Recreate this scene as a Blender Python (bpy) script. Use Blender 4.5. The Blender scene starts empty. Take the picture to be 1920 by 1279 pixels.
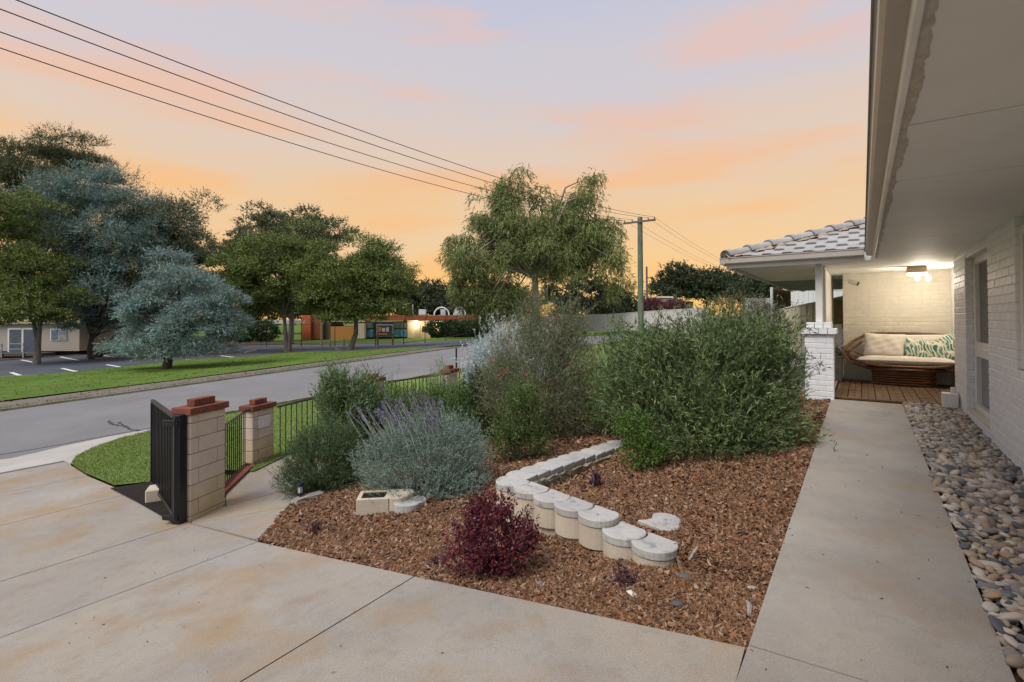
import bpy, bmesh, math, random
import numpy as np
from mathutils import Vector, Matrix
random.seed(7); RNG = np.random.default_rng(7)
SC = bpy.context.scene
R = math.radians
# ---------------------------------------------------------------- camera
FOC, PITCH, ROLL, SHY, CAMH = 928.0, R(0.66), R(-0.25), -0.0277, 1.5
cd = bpy.data.cameras.new('camera'); cam = bpy.data.objects.new('camera', cd)
SC.collection.objects.link(cam)
cd.sensor_width = 36; cd.lens = FOC / 1920 * 36; cd.shift_y = SHY
cd.clip_start = 0.05; cd.clip_end = 3000
CM = Matrix.Rotation(math.pi / 2 + PITCH, 3, 'X') @ Matrix.Rotation(ROLL, 3, 'Z')
cam.matrix_world = Matrix.Translation((0, 0, CAMH)) @ CM.to_4x4()
SC.camera = cam
# ---------------------------------------------------------------- view and light
SC.view_settings.view_transform = 'Standard'; SC.view_settings.look = 'None'
SC.view_settings.gamma = 1; SC.view_settings.use_curve_mapping = False
SC.view_settings.exposure = 1.05
SC.cycles.max_bounces = 6; SC.cycles.diffuse_bounces = 4; SC.cycles.transparent_max_bounces = 8
SUN_EL, SUN_AZ = R(55), R(225)       # a soft, high evening brightness, from behind the left shoulder

def lin(r, g, b):
    f = lambda v: (v / 12.92 if v <= 0.04045 else ((v + 0.055) / 1.055) ** 2.4)
    return (f(r / 255), f(g / 255), f(b / 255), 1)

def world():
    w = bpy.data.worlds.new('World'); SC.world = w; w.use_nodes = True
    nt = w.node_tree; N = nt.nodes; L = nt.links; N.clear()
    def n(t, **k):
        x = N.new(t)
        for a, v in k.items(): setattr(x, a, v)
        return x
    tc = n('ShaderNodeTexCoord'); sep = n('ShaderNodeSeparateXYZ'); L.new(tc.outputs['Generated'], sep.inputs[0])
    mp = n('ShaderNodeMapping'); mp.inputs['Scale'].default_value = (1.0, 1.0, 4.2); mp.inputs['Rotation'].default_value = (0, R(-9), 0)
    L.new(tc.outputs['Generated'], mp.inputs[0])
    no = n('ShaderNodeTexNoise'); no.inputs['Scale'].default_value = 1.9; no.inputs['Detail'].default_value = 5; no.inputs['Roughness'].default_value = 0.5
    L.new(mp.outputs[0], no.inputs['Vector'])
    def m(op, a, b=None, c=None):
        x = n('ShaderNodeMath', operation=op)
        for i, v in enumerate((a, b, c)):
            if v is None: continue
            if isinstance(v, (int, float)): x.inputs[i].default_value = v
            else: L.new(v, x.inputs[i])
        return x.outputs[0]
    zz = m('ADD', sep.outputs[2], m('MULTIPLY', m('SUBTRACT', no.outputs['Fac'], 0.5), 0.22))
    def ramp(fac, stops, interp='LINEAR'):
        r = n('ShaderNodeValToRGB'); r.color_ramp.interpolation = interp
        e = r.color_ramp.elements
        while len(e) < len(stops): e.new(0.5)
        for el, (p_, c_) in zip(e, stops): el.position = p_; el.color = c_
        L.new(fac, r.inputs[0]); return r.outputs[0]
    front = ramp(zz, [(0.0, lin(252, 192, 96)), (0.09, lin(248, 194, 112)), (0.19, lin(240, 198, 142)), (0.31, lin(228, 201, 176)),
                      (0.45, lin(210, 202, 206)), (0.60, lin(198, 198, 214)), (1.0, lin(198, 205, 224))], 'EASE')
    back = ramp(sep.outputs[2], [(0.0, lin(190, 184, 192)), (0.3, lin(192, 192, 206)), (1.0, lin(196, 204, 224))])
    az = m('MULTIPLY_ADD', sep.outputs[1], 0.75, 0.55)
    az = ramp(az, [(0.0, (0, 0, 0, 1)), (1.0, (1, 1, 1, 1))], 'EASE')
    mix = n('ShaderNodeMix', data_type='RGBA'); L.new(az, mix.inputs[0]); L.new(back, mix.inputs[6]); L.new(front, mix.inputs[7])
    # thin pink and golden streaks of high cloud
    mp2 = n('ShaderNodeMapping'); mp2.inputs['Scale'].default_value = (1.3, 1.3, 7.5); mp2.inputs['Rotation'].default_value = (0, R(-15), 0.7)
    mp2.inputs['Location'].default_value = (3.1, 0.4, 1.7)
    L.new(tc.outputs['Generated'], mp2.inputs[0])
    n2 = n('ShaderNodeTexNoise'); n2.inputs['Scale'].default_value = 2.1; n2.inputs['Detail'].default_value = 4; n2.inputs['Roughness'].default_value = 0.45
    L.new(mp2.outputs[0], n2.inputs['Vector'])
    cf = ramp(n2.outputs['Fac'], [(0.46, (0, 0, 0, 1)), (0.68, (0.8, 0.8, 0.8, 1))], 'EASE')
    ccol = ramp(sep.outputs[2], [(0.02, lin(252, 182, 78)), (0.22, lin(250, 188, 110)), (0.40, lin(238, 192, 168)), (0.7, lin(214, 200, 210))])
    cm = n('ShaderNodeMix', data_type='RGBA'); L.new(m('MULTIPLY', cf, az), cm.inputs[0]); L.new(mix.outputs[2], cm.inputs[6]); L.new(ccol, cm.inputs[7])
    sky = n('ShaderNodeTexSky', sky_type='NISHITA'); sky.sun_disc = False; sky.sun_elevation = SUN_EL; sky.sun_rotation = SUN_AZ
    b1 = n('ShaderNodeBackground'); b1.inputs[1].default_value = 0.010; L.new(sky.outputs[0], b1.inputs[0])
    b2 = n('ShaderNodeBackground'); b2.inputs[1].default_value = 0.455; L.new(cm.outputs[2], b2.inputs[0])
    ad = n('ShaderNodeAddShader'); L.new(b1.outputs[0], ad.inputs[0]); L.new(b2.outputs[0], ad.inputs[1])
    o = n('ShaderNodeOutputWorld'); L.new(ad.outputs[0], o.inputs[0])
world()
sl = bpy.data.lights.new('sun', 'SUN'); sl.energy = 1.5; sl.angle = R(32); sl.color = (1.0, 0.96, 0.92)
so = bpy.data.objects.new('sun', sl); SC.collection.objects.link(so)
sd = Vector((math.sin(SUN_AZ) * math.cos(SUN_EL), math.cos(SUN_AZ) * math.cos(SUN_EL), math.sin(SUN_EL)))
so.rotation_euler = sd.to_track_quat('Z', 'Y').to_euler()

# ---------------------------------------------------------------- frames and measuring
CO, SI = math.cos(R(35.3)), math.sin(R(35.3))
def W(p, t, z=0.0): return (p * CO + t * SI, -p * SI + t * CO, z)      # house frame -> world
def PT(x, y): return (x * CO - y * SI, x * SI + y * CO)
def ray(px, py):
    k = 36 / cd.lens
    d = CM @ Vector(((px - 960) / 1920 * k, ((639.5 - py) / 1920 + SHY) * k, -1))
    return d
def atY(px, py, Y):
    d = ray(px, py); s = Y / d.y; return (d.x * s, Y, CAMH + d.z * s)
TP = [-400, -120, -80, -50, -35, -26, -19.7, -13.1, -7.4, -6.0, -0.42, 60]
TT = [-60, 2.5, 9, 16, 24, 50, 90, 400]
TZ = np.array([
    [-1.5, -1.5, -1.5, -1.5, -1.4, -1.2, -1.0, -1.0],
    [-1.5, -1.5, -1.5, -1.5, -1.4, -1.2, -1.0, -1.0],
    [-1.5, -1.5, -1.4, -1.4, -1.3, -1.1, -0.9, -0.9],
    [-1.5, -1.42, -1.4, -1.3, -1.2, -1.0, -0.8, -0.7],
    [-1.5, -1.38, -1.25, -1.1, -0.9, -0.8, -0.6, -0.5],
    [-1.4, -1.22, -1.05, -0.8, -0.5, -0.4, -0.2, -0.2],
    [-1.3, -1.08, -0.80, -0.50, -0.18, -0.1, 0.1, 0.1],
    [-1.2, -1.0, -0.78, -0.48, -0.16, 0.05, 0.1, 0.1],
    [-1.0, -0.76, -0.55, -0.32, -0.05, 0.1, 0.15, 0.15],
    [-0.9, -0.73, -0.48, -0.25, 0.0, 0.12, 0.2, 0.2],
    [-0.02, 0.046, 0.166, 0.24, 0.3, 0.35, 0.4, 0.4],
    [-0.02, 0.046, 0.166, 0.24, 0.3, 0.35, 0.4, 0.4]])
TPa, TTa = np.array(TP), np.array(TT)
def Gv(p, t):
    p = np.clip(np.asarray(p, float), TP[0], TP[-1] - 1e-6); t = np.clip(np.asarray(t, float), TT[0], TT[-1] - 1e-6)
    i = np.searchsorted(TPa, p, 'right') - 1; j = np.searchsorted(TTa, t, 'right') - 1
    a = (p - TPa[i]) / (TPa[i + 1] - TPa[i]); b = (t - TTa[j]) / (TTa[j + 1] - TTa[j])
    return (TZ[i, j] * (1 - a) * (1 - b) + TZ[i + 1, j] * a * (1 - b) + TZ[i, j + 1] * (1 - a) * b + TZ[i + 1, j + 1] * a * b)
# the raised inside of the bed, held up by the front run of the block wall
FA = PT(-0.02, 4.5); FB = PT(0.86, 3.45)
def Mv(p, t):
    p = np.asarray(p, float); t = np.asarray(t, float)
    g = Gv(p, t)
    ax, ay = FA; bx, by = FB
    L = math.hypot(bx - ax, by - ay); ux, uy = (bx - ax) / L, (by - ay) / L
    s = (p - ax) * ux + (t - ay) * uy                 # along the front run
    d = -(p - ax) * uy + (t - ay) * ux                # + on the house side
    if RUNSIGN < 0: d = -d
    k = np.clip(1 - np.abs(s - L * 0.45) / (L * 0.85), 0, 1) ** 0.5
    sm = np.clip((d + 0.03) / 0.12, 0, 1); sm = sm * sm * (3 - 2 * sm); h = sm * np.exp(-np.maximum(d, 0) / 0.9) * k
    lvl = -0.02
    low = (1 - sm) * np.exp(-np.abs(d) / 0.55) * np.clip(1 - np.abs(s - L * 0.75) / (L * 1.15), 0, 1) ** 0.35
    return g + np.clip(lvl - g, 0, 0.3) * h - 0.12 * low + 0.012 * np.sin(p * 5.1 + t * 2.3) * np.sin(t * 4.3 - p)
RUNSIGN = 1
_t = PT(2.0, 4.5); _ax = (_t[0] - FA[0]); _ay = (_t[1] - FA[1]); _l = math.hypot(FB[0] - FA[0], FB[1] - FA[1])
if -_ax * (FB[1] - FA[1]) / _l + _ay * (FB[0] - FA[0]) / _l < 0: RUNSIGN = -1
def G(p, t): return float(Gv(p, t))
def M_(p, t): return float(Mv(p, t))
def gxy(x, y): return G(*PT(x, y))
def gnd(px, py, f=None):
    """where the line of sight through a picture point meets the ground"""
    f = f or G; d = ray(px, py); s = 0.5; prev = None
    while s < 400:
        x, y, z = d.x * s, d.y * s, CAMH + d.z * s
        h = z - f(*PT(x, y))
        if h < 0:
            a, b = s / 1.01, s
            for _ in range(30):
                m = (a + b) / 2
                if CAMH + d.z * m - f(*PT(d.x * m, d.y * m)) < 0: b = m
                else: a = m
            s = b; break
        s *= 1.01
    return (d.x * s, d.y * s, CAMH + d.z * s)
def gpt(px, py): x, y, z = gnd(px, py); return PT(x, y)
def g3(px, py): return gnd(px, py)

# ---------------------------------------------------------------- materials
MATS = {}
def mat(name, c1, c2=None, scale=8, rough=0.8, bump=0.0, bscale=40, rand=None, randval=0.0, spec=0.25, metal=0.0, detail=5, lo=0.35, hi=0.65, trans=0.0, island=None, stain=None, coord='Object', streak=None, speck=0.0):
    if name in MATS: return MATS[name]
    m = bpy.data.materials.new(name); m.use_nodes = True; nt = m.node_tree; N = nt.nodes; L = nt.links
    bs = N['Principled BSDF']; out = N['Material Output']
    bs.inputs['Roughness'].default_value = rough; bs.inputs['Metallic'].default_value = metal
    bs.inputs['Specular IOR Level'].default_value = spec
    tc = N.new('ShaderNodeTexCoord'); vec = tc.outputs[coord]
    if streak:
        mp = N.new('ShaderNodeMapping'); mp.inputs['Scale'].default_value = streak; L.new(vec, mp.inputs[0]); vec = mp.outputs[0]
    def noise(sc, det=detail, ro=0.6, v=None):
        x = N.new('ShaderNodeTexNoise'); x.inputs['Scale'].default_value = sc; x.inputs['Detail'].default_value = det
        x.inputs['Roughness'].default_value = ro; L.new(v or vec, x.inputs['Vector']); return x.outputs['Fac']
    def ramp(f, stops):
        r = N.new('ShaderNodeValToRGB'); e = r.color_ramp.elements
        while len(e) < len(stops): e.new(0.5)
        for el, (p_, c_) in zip(e, stops): el.position = p_; el.color = c_
        L.new(f, r.inputs[0]); return r.outputs[0]
    def mixc(f, a, b, mode='MIX'):
        x = N.new('ShaderNodeMix'); x.data_type = 'RGBA'; x.blend_type = mode
        for i, v in ((0, f), (6, a), (7, b)):
            if isinstance(v, (int, float)): x.inputs[i].default_value = v
            elif isinstance(v, tuple): x.inputs[i].default_value = v
            else: L.new(v, x.inputs[i])
        return x.outputs[2]
    c1 = tuple(c1) + (1,) if len(c1) == 3 else c1
    c2 = c1 if c2 is None else (tuple(c2) + (1,) if len(c2) == 3 else c2)
    if island:
        g = N.new('ShaderNodeNewGeometry')
        col = ramp(g.outputs['Random Per Island'], [(i / max(1, len(island) - 1), tuple(c) + (1,)) for i, c in enumerate(island)])
        if c2 != c1: col = mixc(ramp(noise(scale), [(lo, (0, 0, 0, 1)), (hi, (1, 1, 1, 1))]), col, mixc(0.55, col, c2))
    else:
        col = mixc(ramp(noise(scale), [(lo, (0, 0, 0, 1)), (hi, (1, 1, 1, 1))]), c1, c2) if c2 != c1 else c1
    if stain:
        for (sc, lo_, hi_, sc_col, amt) in stain:
            f = ramp(noise(sc, 6, 0.62, tc.outputs['Object']), [(lo_, (0, 0, 0, 1)), (hi_, (amt, amt, amt, 1))])
            col = mixc(f, col, tuple(sc_col) + (1,))
    if speck:
        f = noise(260 if speck > 0 else 90, 3, 0.7, tc.outputs['Object'])
        r = ramp(f, [(0.3, (1 - abs(speck),) * 3 + (1,)), (0.7, (1 + abs(speck) * 0.6,) * 3 + (1,))])
        col = mixc(1.0, col, r, 'MULTIPLY')
    if rand or randval:
        oi = N.new('ShaderNodeObjectInfo')
        if rand: col = mixc(oi.outputs['Random'], col, mixc(1.0, col, tuple(rand) + (1,), 'MULTIPLY'))
    if isinstance(col, tuple): bs.inputs['Base Color'].default_value = col
    else: L.new(col, bs.inputs['Base Color'])
    if bump:
        b = N.new('ShaderNodeBump'); b.inputs['Strength'].default_value = 1.0; b.inputs['Distance'].default_value = bump
        L.new(noise(bscale, 6, 0.65), b.inputs['Height']); L.new(b.outputs[0], bs.inputs['Normal'])
    if trans:
        t = N.new('ShaderNodeBsdfTranslucent'); ms = N.new('ShaderNodeMixShader'); ms.inputs[0].default_value = trans
        if isinstance(col, tuple): t.inputs[0].default_value = col
        else: L.new(col, t.inputs[0])
        L.new(bs.outputs[0], ms.inputs[1]); L.new(t.outputs[0], ms.inputs[2]); L.new(ms.outputs[0], out.inputs[0])
    MATS[name] = m; return m
def emis(name, c, s):
    m = bpy.data.materials.new(name); m.use_nodes = True; N = m.node_tree.nodes; N.clear()
    e = N.new('ShaderNodeEmission'); e.inputs[0].default_value = tuple(c) + (1,); e.inputs[1].default_value = s
    o = N.new('ShaderNodeOutputMaterial'); m.node_tree.links.new(e.outputs[0], o.inputs[0]); return m
def glass(name, c, rough=0.08):
    return mat(name, c, None, rough=rough, spec=0.8)

# ---------------------------------------------------------------- object helpers
COL = SC.collection
def link(o, parent=None):
    COL.objects.link(o)
    if parent is not None: o.parent = parent
    return o
def tag(o, label=None, cat=None, group=None, kind=None):
    if label: o['label'] = label
    if cat: o['category'] = cat
    if group: o['group'] = group
    if kind: o['kind'] = kind
    return o
def thing(name, loc, label=None, cat=None, group=None, kind=None):
    o = bpy.data.objects.new(name, None); o.empty_display_size = 0.1; o.location = loc
    link(o); return tag(o, label, cat, group, kind)
def wloc(o):
    v = Vector((0, 0, 0))
    while o is not None: v = v + o.location; o = o.parent
    return v
def mesh_obj(name, V, F, m, parent=None, origin=None, smooth=False, kind=None):
    """V in world space; F list of tuples or a numpy (n,k) array"""
    V = np.asarray(V, dtype=np.float64).reshape(-1, 3)
    if origin is None: origin = wloc(parent) if parent is not None else Vector((0, 0, 0))
    base = Vector(origin)
    V = V - np.array(base)
    me = bpy.data.meshes.new(name)
    if isinstance(F, np.ndarray):
        n, k = F.shape
        me.vertices.add(len(V)); me.vertices.foreach_set('co', V.astype(np.float32).ravel())
        me.loops.add(n * k); me.loops.foreach_set('vertex_index', F.astype(np.int32).ravel())
        me.polygons.add(n); me.polygons.foreach_set('loop_start', (np.arange(n) * k).astype(np.int32))
        try: me.polygons.foreach_set('loop_total', np.full(n, k, dtype=np.int32))
        except Exception: pass
        me.update(calc_edges=True)
    else:
        me.from_pydata(V.tolist(), [], [tuple(f) for f in F]); me.update()
    if smooth: me.polygons.foreach_set('use_smooth', np.ones(len(me.polygons), dtype=bool))
    if m is not None: me.materials.append(m)
    o = bpy.data.objects.new(name, me)
    link(o, parent)
    o.location = base - (wloc(parent) if parent is not None else Vector((0, 0, 0)))
    if kind: o['kind'] = kind
    return o
class MB:
    def __init__(s, xf=None): s.V = []; s.F = []; s.xf = xf
    def add(s, V, F):
        b = len(s.V)
        for v in V: s.V.append(s.xf(*v) if s.xf else tuple(v))
        for f in F: s.F.append(tuple(i + b for i in f))
        return s
    def box(s, x0, x1, y0, y1, z0, z1):
        return s.add([(x0, y0, z0), (x1, y0, z0), (x1, y1, z0), (x0, y1, z0), (x0, y0, z1), (x1, y0, z1), (x1, y1, z1), (x0, y1, z1)],
                     [(0, 3, 2, 1), (4, 5, 6, 7), (0, 1, 5, 4), (1, 2, 6, 5), (2, 3, 7, 6), (3, 0, 4, 7)])
    def cbox(s, x0, x1, y0, y1, z0, z1, c=0.01):
        """box with chamfered edges"""
        V = []; F = []
        xs, ys, zs = (x0, x1), (y0, y1), (z0, z1)
        idx = {}
        for i in (0, 1):
            for j in (0, 1):
                for k in (0, 1):
                    sx = c if i == 0 else -c; sy = c if j == 0 else -c; sz = c if k == 0 else -c
                    X, Y, Z = xs[i], ys[j], zs[k]
                    idx[i, j, k, 0] = len(V); V.append((X, Y + sy, Z + sz))
                    idx[i, j, k, 1] = len(V); V.append((X + sx, Y, Z + sz))
                    idx[i, j, k, 2] = len(V); V.append((X + sx, Y + sy, Z))
        I = idx
        F += [(I[0,0,0,0], I[0,0,1,0], I[0,1,1,0], I[0,1,0,0]), (I[1,0,0,0], I[1,1,0,0], I[1,1,1,0], I[1,0,1,0])]
        F += [(I[0,0,0,1], I[1,0,0,1], I[1,0,1,1], I[0,0,1,1]), (I[0,1,0,1], I[0,1,1,1], I[1,1,1,1], I[1,1,0,1])]
        F += [(I[0,0,0,2], I[0,1,0,2], I[1,1,0,2], I[1,0,0,2]), (I[0,0,1,2], I[1,0,1,2], I[1,1,1,2], I[0,1,1,2])]
        for i in (0, 1):
            for j in (0, 1): F.append((I[i,j,0,0], I[i,j,0,1], I[i,j,1,1], I[i,j,1,0]))
            for k in (0, 1): F.append((I[i,0,k,0], I[i,0,k,2], I[i,1,k,2], I[i,1,k,0]))
        for j in (0, 1):
            for k in (0, 1): F.append((I[0,j,k,1], I[0,j,k,2], I[1,j,k,2], I[1,j,k,1]))
        for i in (0, 1):
            for j in (0, 1):
                for k in (0, 1): F.append((I[i,j,k,0], I[i,j,k,1], I[i,j,k,2]))
        return s.add(V, F)
    def tube(s, pts, r, n=8, cap=True):
        pts = [Vector(p) for p in pts]; rs = r if isinstance(r, (list, tuple)) else [r] * len(pts)
        V = []; F = []; prev = None
        for i, p in enumerate(pts):
            d = (pts[min(i + 1, len(pts) - 1)] - pts[max(i - 1, 0)])
            if d.length < 1e-9: d = Vector((0, 0, 1))
            d.normalize()
            u = prev if prev is not None else (Vector((1, 0, 0)) if abs(d.z) > 0.9 else Vector((0, 0, 1)))
            u = (u - d * u.dot(d)).normalized(); prev = u; v = d.cross(u)
            for k in range(n):
                a = 2 * math.pi * k / n; V.append(tuple(p + (u * math.cos(a) + v * math.sin(a)) * rs[i]))
        for i in range(len(pts) - 1):
            for k in range(n):
                a = i * n + k; b = i * n + (k + 1) % n; F.append((a, b, b + n, a + n))
        if cap: F.append(tuple(range(n - 1, -1, -1))); F.append(tuple(range((len(pts) - 1) * n, len(pts) * n)))
        return s.add(V, F)
    def lathe(s, c, prof, n=16):
        V = []; F = []
        for (r, z) in prof:
            for k in range(n):
                a = 2 * math.pi * k / n; V.append((c[0] + r * math.cos(a), c[1] + r * math.sin(a), c[2] + z))
        for i in range(len(prof) - 1):
            for k in range(n):
                a = i * n + k; b = i * n + (k + 1) % n; F.append((a, b, b + n, a + n))
        F.append(tuple(range(n - 1, -1, -1))); F.append(tuple(range((len(prof) - 1) * n, len(prof) * n)))
        return s.add(V, F)
    def prism(s, poly, z0, z1):
        n = len(poly); V = [(x, y, z0) for x, y in poly] + [(x, y, z1) for x, y in poly]
        F = [tuple(range(n - 1, -1, -1)), tuple(range(n, 2 * n))] + [(i, (i + 1) % n, (i + 1) % n + n, i + n) for i in range(n)]
        return s.add(V, F)
    def build(s, name, m, parent=None, origin=None, smooth=False, kind=None):
        return mesh_obj(name, s.V, s.F, m, parent, origin, smooth, kind)
def frame(o, ang):
    c, s_ = math.cos(ang), math.sin(ang)
    return lambda x, y, z: (o[0] + x * c - y * s_, o[1] + x * s_ + y * c, o[2] + z)
def copy_mesh(src, name, loc, rotz=0.0, parent=None, rot=None, scale=None):
    """another object on the same mesh, loc in world space"""
    o = bpy.data.objects.new(name, src.data); link(o, parent)
    o.location = Vector(loc) - (wloc(parent) if parent is not None else Vector((0, 0, 0)))
    o.rotation_euler = rot if rot is not None else (0, 0, rotz)
    if scale: o.scale = scale
    return o
HROT = -R(35.3)

def area(poly): return 0.5 * sum(a[0] * b[1] - b[0] * a[1] for a, b in zip(poly, poly[1:] + poly[:1]))
def drape(name, poly, m, dz=0.0, step=0.5, parent=None, skirt=0.0, hf=None, kind=None, shrink=0.0, bevel=0.0):
    """a sheet with the outline poly (house frame p,t) laid over the ground"""
    if area(poly) < 0: poly = poly[::-1]
    if shrink:
        n = len(poly); q = []
        for i in range(n):
            a, b, c = Vector(poly[i - 1]), Vector(poly[i]), Vector(poly[(i + 1) % n])
            e1 = (b - a).normalized(); e2 = (c - b).normalized()
            n1 = Vector((-e1.y, e1.x)); n2 = Vector((-e2.y, e2.x)); k = n1 + n2
            k = k / max(0.3, k.length_squared) * 2
            q.append(tuple(b + k * shrink))
        poly = q
    bm = bmesh.new(); vs = [bm.verts.new((a, b, 0)) for a, b in poly]; bm.faces.new(vs)
    xs = [a for a, b in poly]; ys = [b for a, b in poly]
    def cut(lo, hi, ax, knots):
        c = list(np.arange(math.floor(lo / step) * step, hi, step)) + [k for k in knots if lo < k < hi]
        for v in sorted(set(round(float(x), 5) for x in c)):
            if v <= lo + 1e-4 or v >= hi - 1e-4: continue
            no = (1, 0, 0) if ax == 0 else (0, 1, 0); co = (v, 0, 0) if ax == 0 else (0, v, 0)
            bmesh.ops.bisect_plane(bm, geom=bm.verts[:] + bm.edges[:] + bm.faces[:], plane_co=co, plane_no=no)
    cut(min(xs), max(xs), 0, TP); cut(min(ys), max(ys), 1, TT)
    bmesh.ops.triangulate(bm, faces=[f for f in bm.faces if len(f.verts) > 4])
    if skirt:
        be = [e for e in bm.edges if e.is_boundary]
        if bevel: pass
        r = bmesh.ops.extrude_edge_only(bm, edges=be)
        low = set(v for v in r['geom'] if isinstance(v, bmesh.types.BMVert))
    else: low = set()
    hf = hf or Gv
    for v in bm.verts:
        p, t = v.co.x, v.co.y; z = float(hf(p, t)) + dz - (skirt if v in low else 0)
        v.co = Vector(W(p, t, z))
    bmesh.ops.recalc_face_normals(bm, faces=bm.faces[:])
    me = bpy.data.meshes.new(name); bm.to_mesh(me); bm.free()
    if parent is not None: me.transform(Matrix.Translation(-wloc(parent)))
    me.materials.append(m)
    o = bpy.data.objects.new(name, me); link(o, parent)
    if kind: o['kind'] = kind
    return o
def inside(poly, P):
    x, y = P[:, 0], P[:, 1]; r = np.zeros(len(P), bool); n = len(poly); j = n - 1
    for i in range(n):
        xi, yi = poly[i]; xj, yj = poly[j]
        c = ((yi > y) != (yj > y)) & (x < (xj - xi) * (y - yi) / (yj - yi + 1e-12) + xi)
        r ^= c; j = i
    return r
# ================================================================ foliage
def unit(v): return v / np.maximum(np.linalg.norm(v, axis=-1, keepdims=True), 1e-9)
def leaves(P, D, L, Wd, rng, fold=0.25, curl=0.15, tri=False):
    """quads: base P, direction D, length L, width Wd -> V,F"""
    n = len(P); r = unit(rng.normal(size=(n, 3))); S = unit(np.cross(D, r)); U = np.cross(S, D)
    L = np.broadcast_to(np.asarray(L, float), (n,))[:, None]; Wd = np.broadcast_to(np.asarray(Wd, float), (n,))[:, None]
    if tri: return np.stack([P - S * Wd * 0.55, P + S * Wd * 0.55 + U * L * 0.05, P + D * L], 1).reshape(-1, 3), np.arange(3 * n).reshape(n, 3)
    a = P; b = P + D * L * 0.45 + S * Wd * 0.5 + U * L * fold * 0.2; c = P + D * L - U * L * curl; d = P + D * L * 0.45 - S * Wd * 0.5 + U * L * fold * 0.2
    V = np.stack([a, b, c, d], 1).reshape(-1, 3); F = np.arange(4 * n).reshape(n, 4)
    return V, F
def lobe_points(lobes, n, rng, shell=0.6, floor=None):
    vol = np.array([l[1][0] * l[1][1] * l[1][2] for l in lobes]) ** 0.75; pr = vol / vol.sum()
    k = rng.choice(len(lobes), n, p=pr)
    C = np.array([l[0] for l in lobes], float)[k]; Rr = np.array([l[1] for l in lobes], float)[k]
    d = unit(rng.normal(size=(n, 3))); rad = shell + (1 - shell) * rng.random((n, 1)) ** 0.6
    rad *= (1 + 0.10 * np.sin(d[:, :1] * 7 + k[:, None]) * np.cos(d[:, 1:2] * 6 + d[:, 2:] * 5))
    P = C + d * rad * Rr
    if floor is not None:
        P[:, 2] = np.where(P[:, 2] < floor, floor + rng.random(n) * 0.05, P[:, 2])
    return P, d
def sprigs(P, D, nl, slen, L, Wd, rng, spread=0.8, taper=0.35, tri=False):
    """every sprig at P along D carries nl leaves"""
    n = len(P); u = np.tile((np.arange(nl) + 0.5) / nl, (n, 1)) + rng.normal(size=(n, nl)) * 0.06
    sl = slen * (0.6 + 0.8 * rng.random((n, 1)))
    base = P[:, None, :] + D[:, None, :] * (u * sl)[:, :, None]
    dv = unit(D[:, None, :] + rng.normal(size=(n, nl, 3)) * spread)
    ll = L * (0.65 + 0.7 * rng.random((n, nl))) * (1 - taper * u)
    return leaves(base.reshape(-1, 3), dv.reshape(-1, 3), ll.ravel(), (ll * Wd / L).ravel(), rng, tri=tri)
def cat_mesh(parts):
    V = []; F = []; b = 0
    for v, f in parts: V.append(v); F.append(f + b); b += len(v)
    return np.concatenate(V), np.concatenate(F)
def stems(mb, base, tips, r0, rng, n=3, bow=0.25, seg=4):
    for tp in tips:
        a = Vector(base) + Vector((rng.normal() * r0 * 2, rng.normal() * r0 * 2, 0)); b = Vector(tp); d = b - a
        mid = a + d * 0.5 + Vector((-d.x, -d.y, 0)) * bow * 0.5 + Vector((0, 0, d.length * bow * 0.35))
        pts = []
        for i in range(seg + 1):
            u = i / seg; q = a * (1 - u) ** 2 + mid * 2 * u * (1 - u) + b * u * u
            if 0 < i < seg: q += Vector(rng.normal(size=3)) * d.length * 0.02
            pts.append(q)
        mb.tube(pts, [r0 * (1 - 0.8 * i / seg) for i in range(seg + 1)], n, cap=False)
def shrub(name, base, lobes, label, m, msten, n=1500, nl=10, slen=0.18, L=0.05, Wd=0.01, spread=0.7, up=0.5, shell=0.45, cat='shrub', group=None, nst=14, r0=0.012, droop=0.0, seed=1, jit=0.0, kindname='foliage', out=1.0, wisp=0.12):
    rng = np.random.default_rng(seed); B = np.array(base)
    lob = [((B[0] + c[0], B[1] + c[1], B[2] + c[2]), r) for c, r in lobes]
    t = thing(name, base, label, cat, group)
    P, d = lobe_points(lob, n, rng, shell, B[2] + 0.02)
    rad = unit(P - (B + np.array([0, 0, 0.1])))
    D = unit(d * 0.5 * out + rad * 0.6 + np.array([0, 0, up - droop]) + rng.normal(size=(n, 3)) * (0.35 + jit))
    if wisp:
        w_ = rng.random(n) < wisp; k_ = 1 + 0.22 * rng.random(n) * w_; P = (P - B) * k_[:, None] + B; P[:, 2] = np.maximum(P[:, 2], B[2] + 0.03)
    V, F = sprigs(P - D * slen * 0.6, D, nl, slen, L, Wd, rng, spread, tri=(n * nl > 20000 and Wd < 0.011))
    mesh_obj(kindname, V, F, m, t)
    mb = MB(); idx = rng.choice(n, nst, replace=False); stems(mb, base, P[idx], r0, rng)
    mb.build('stem', msten, t)
    return t, P, D, rng
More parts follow.
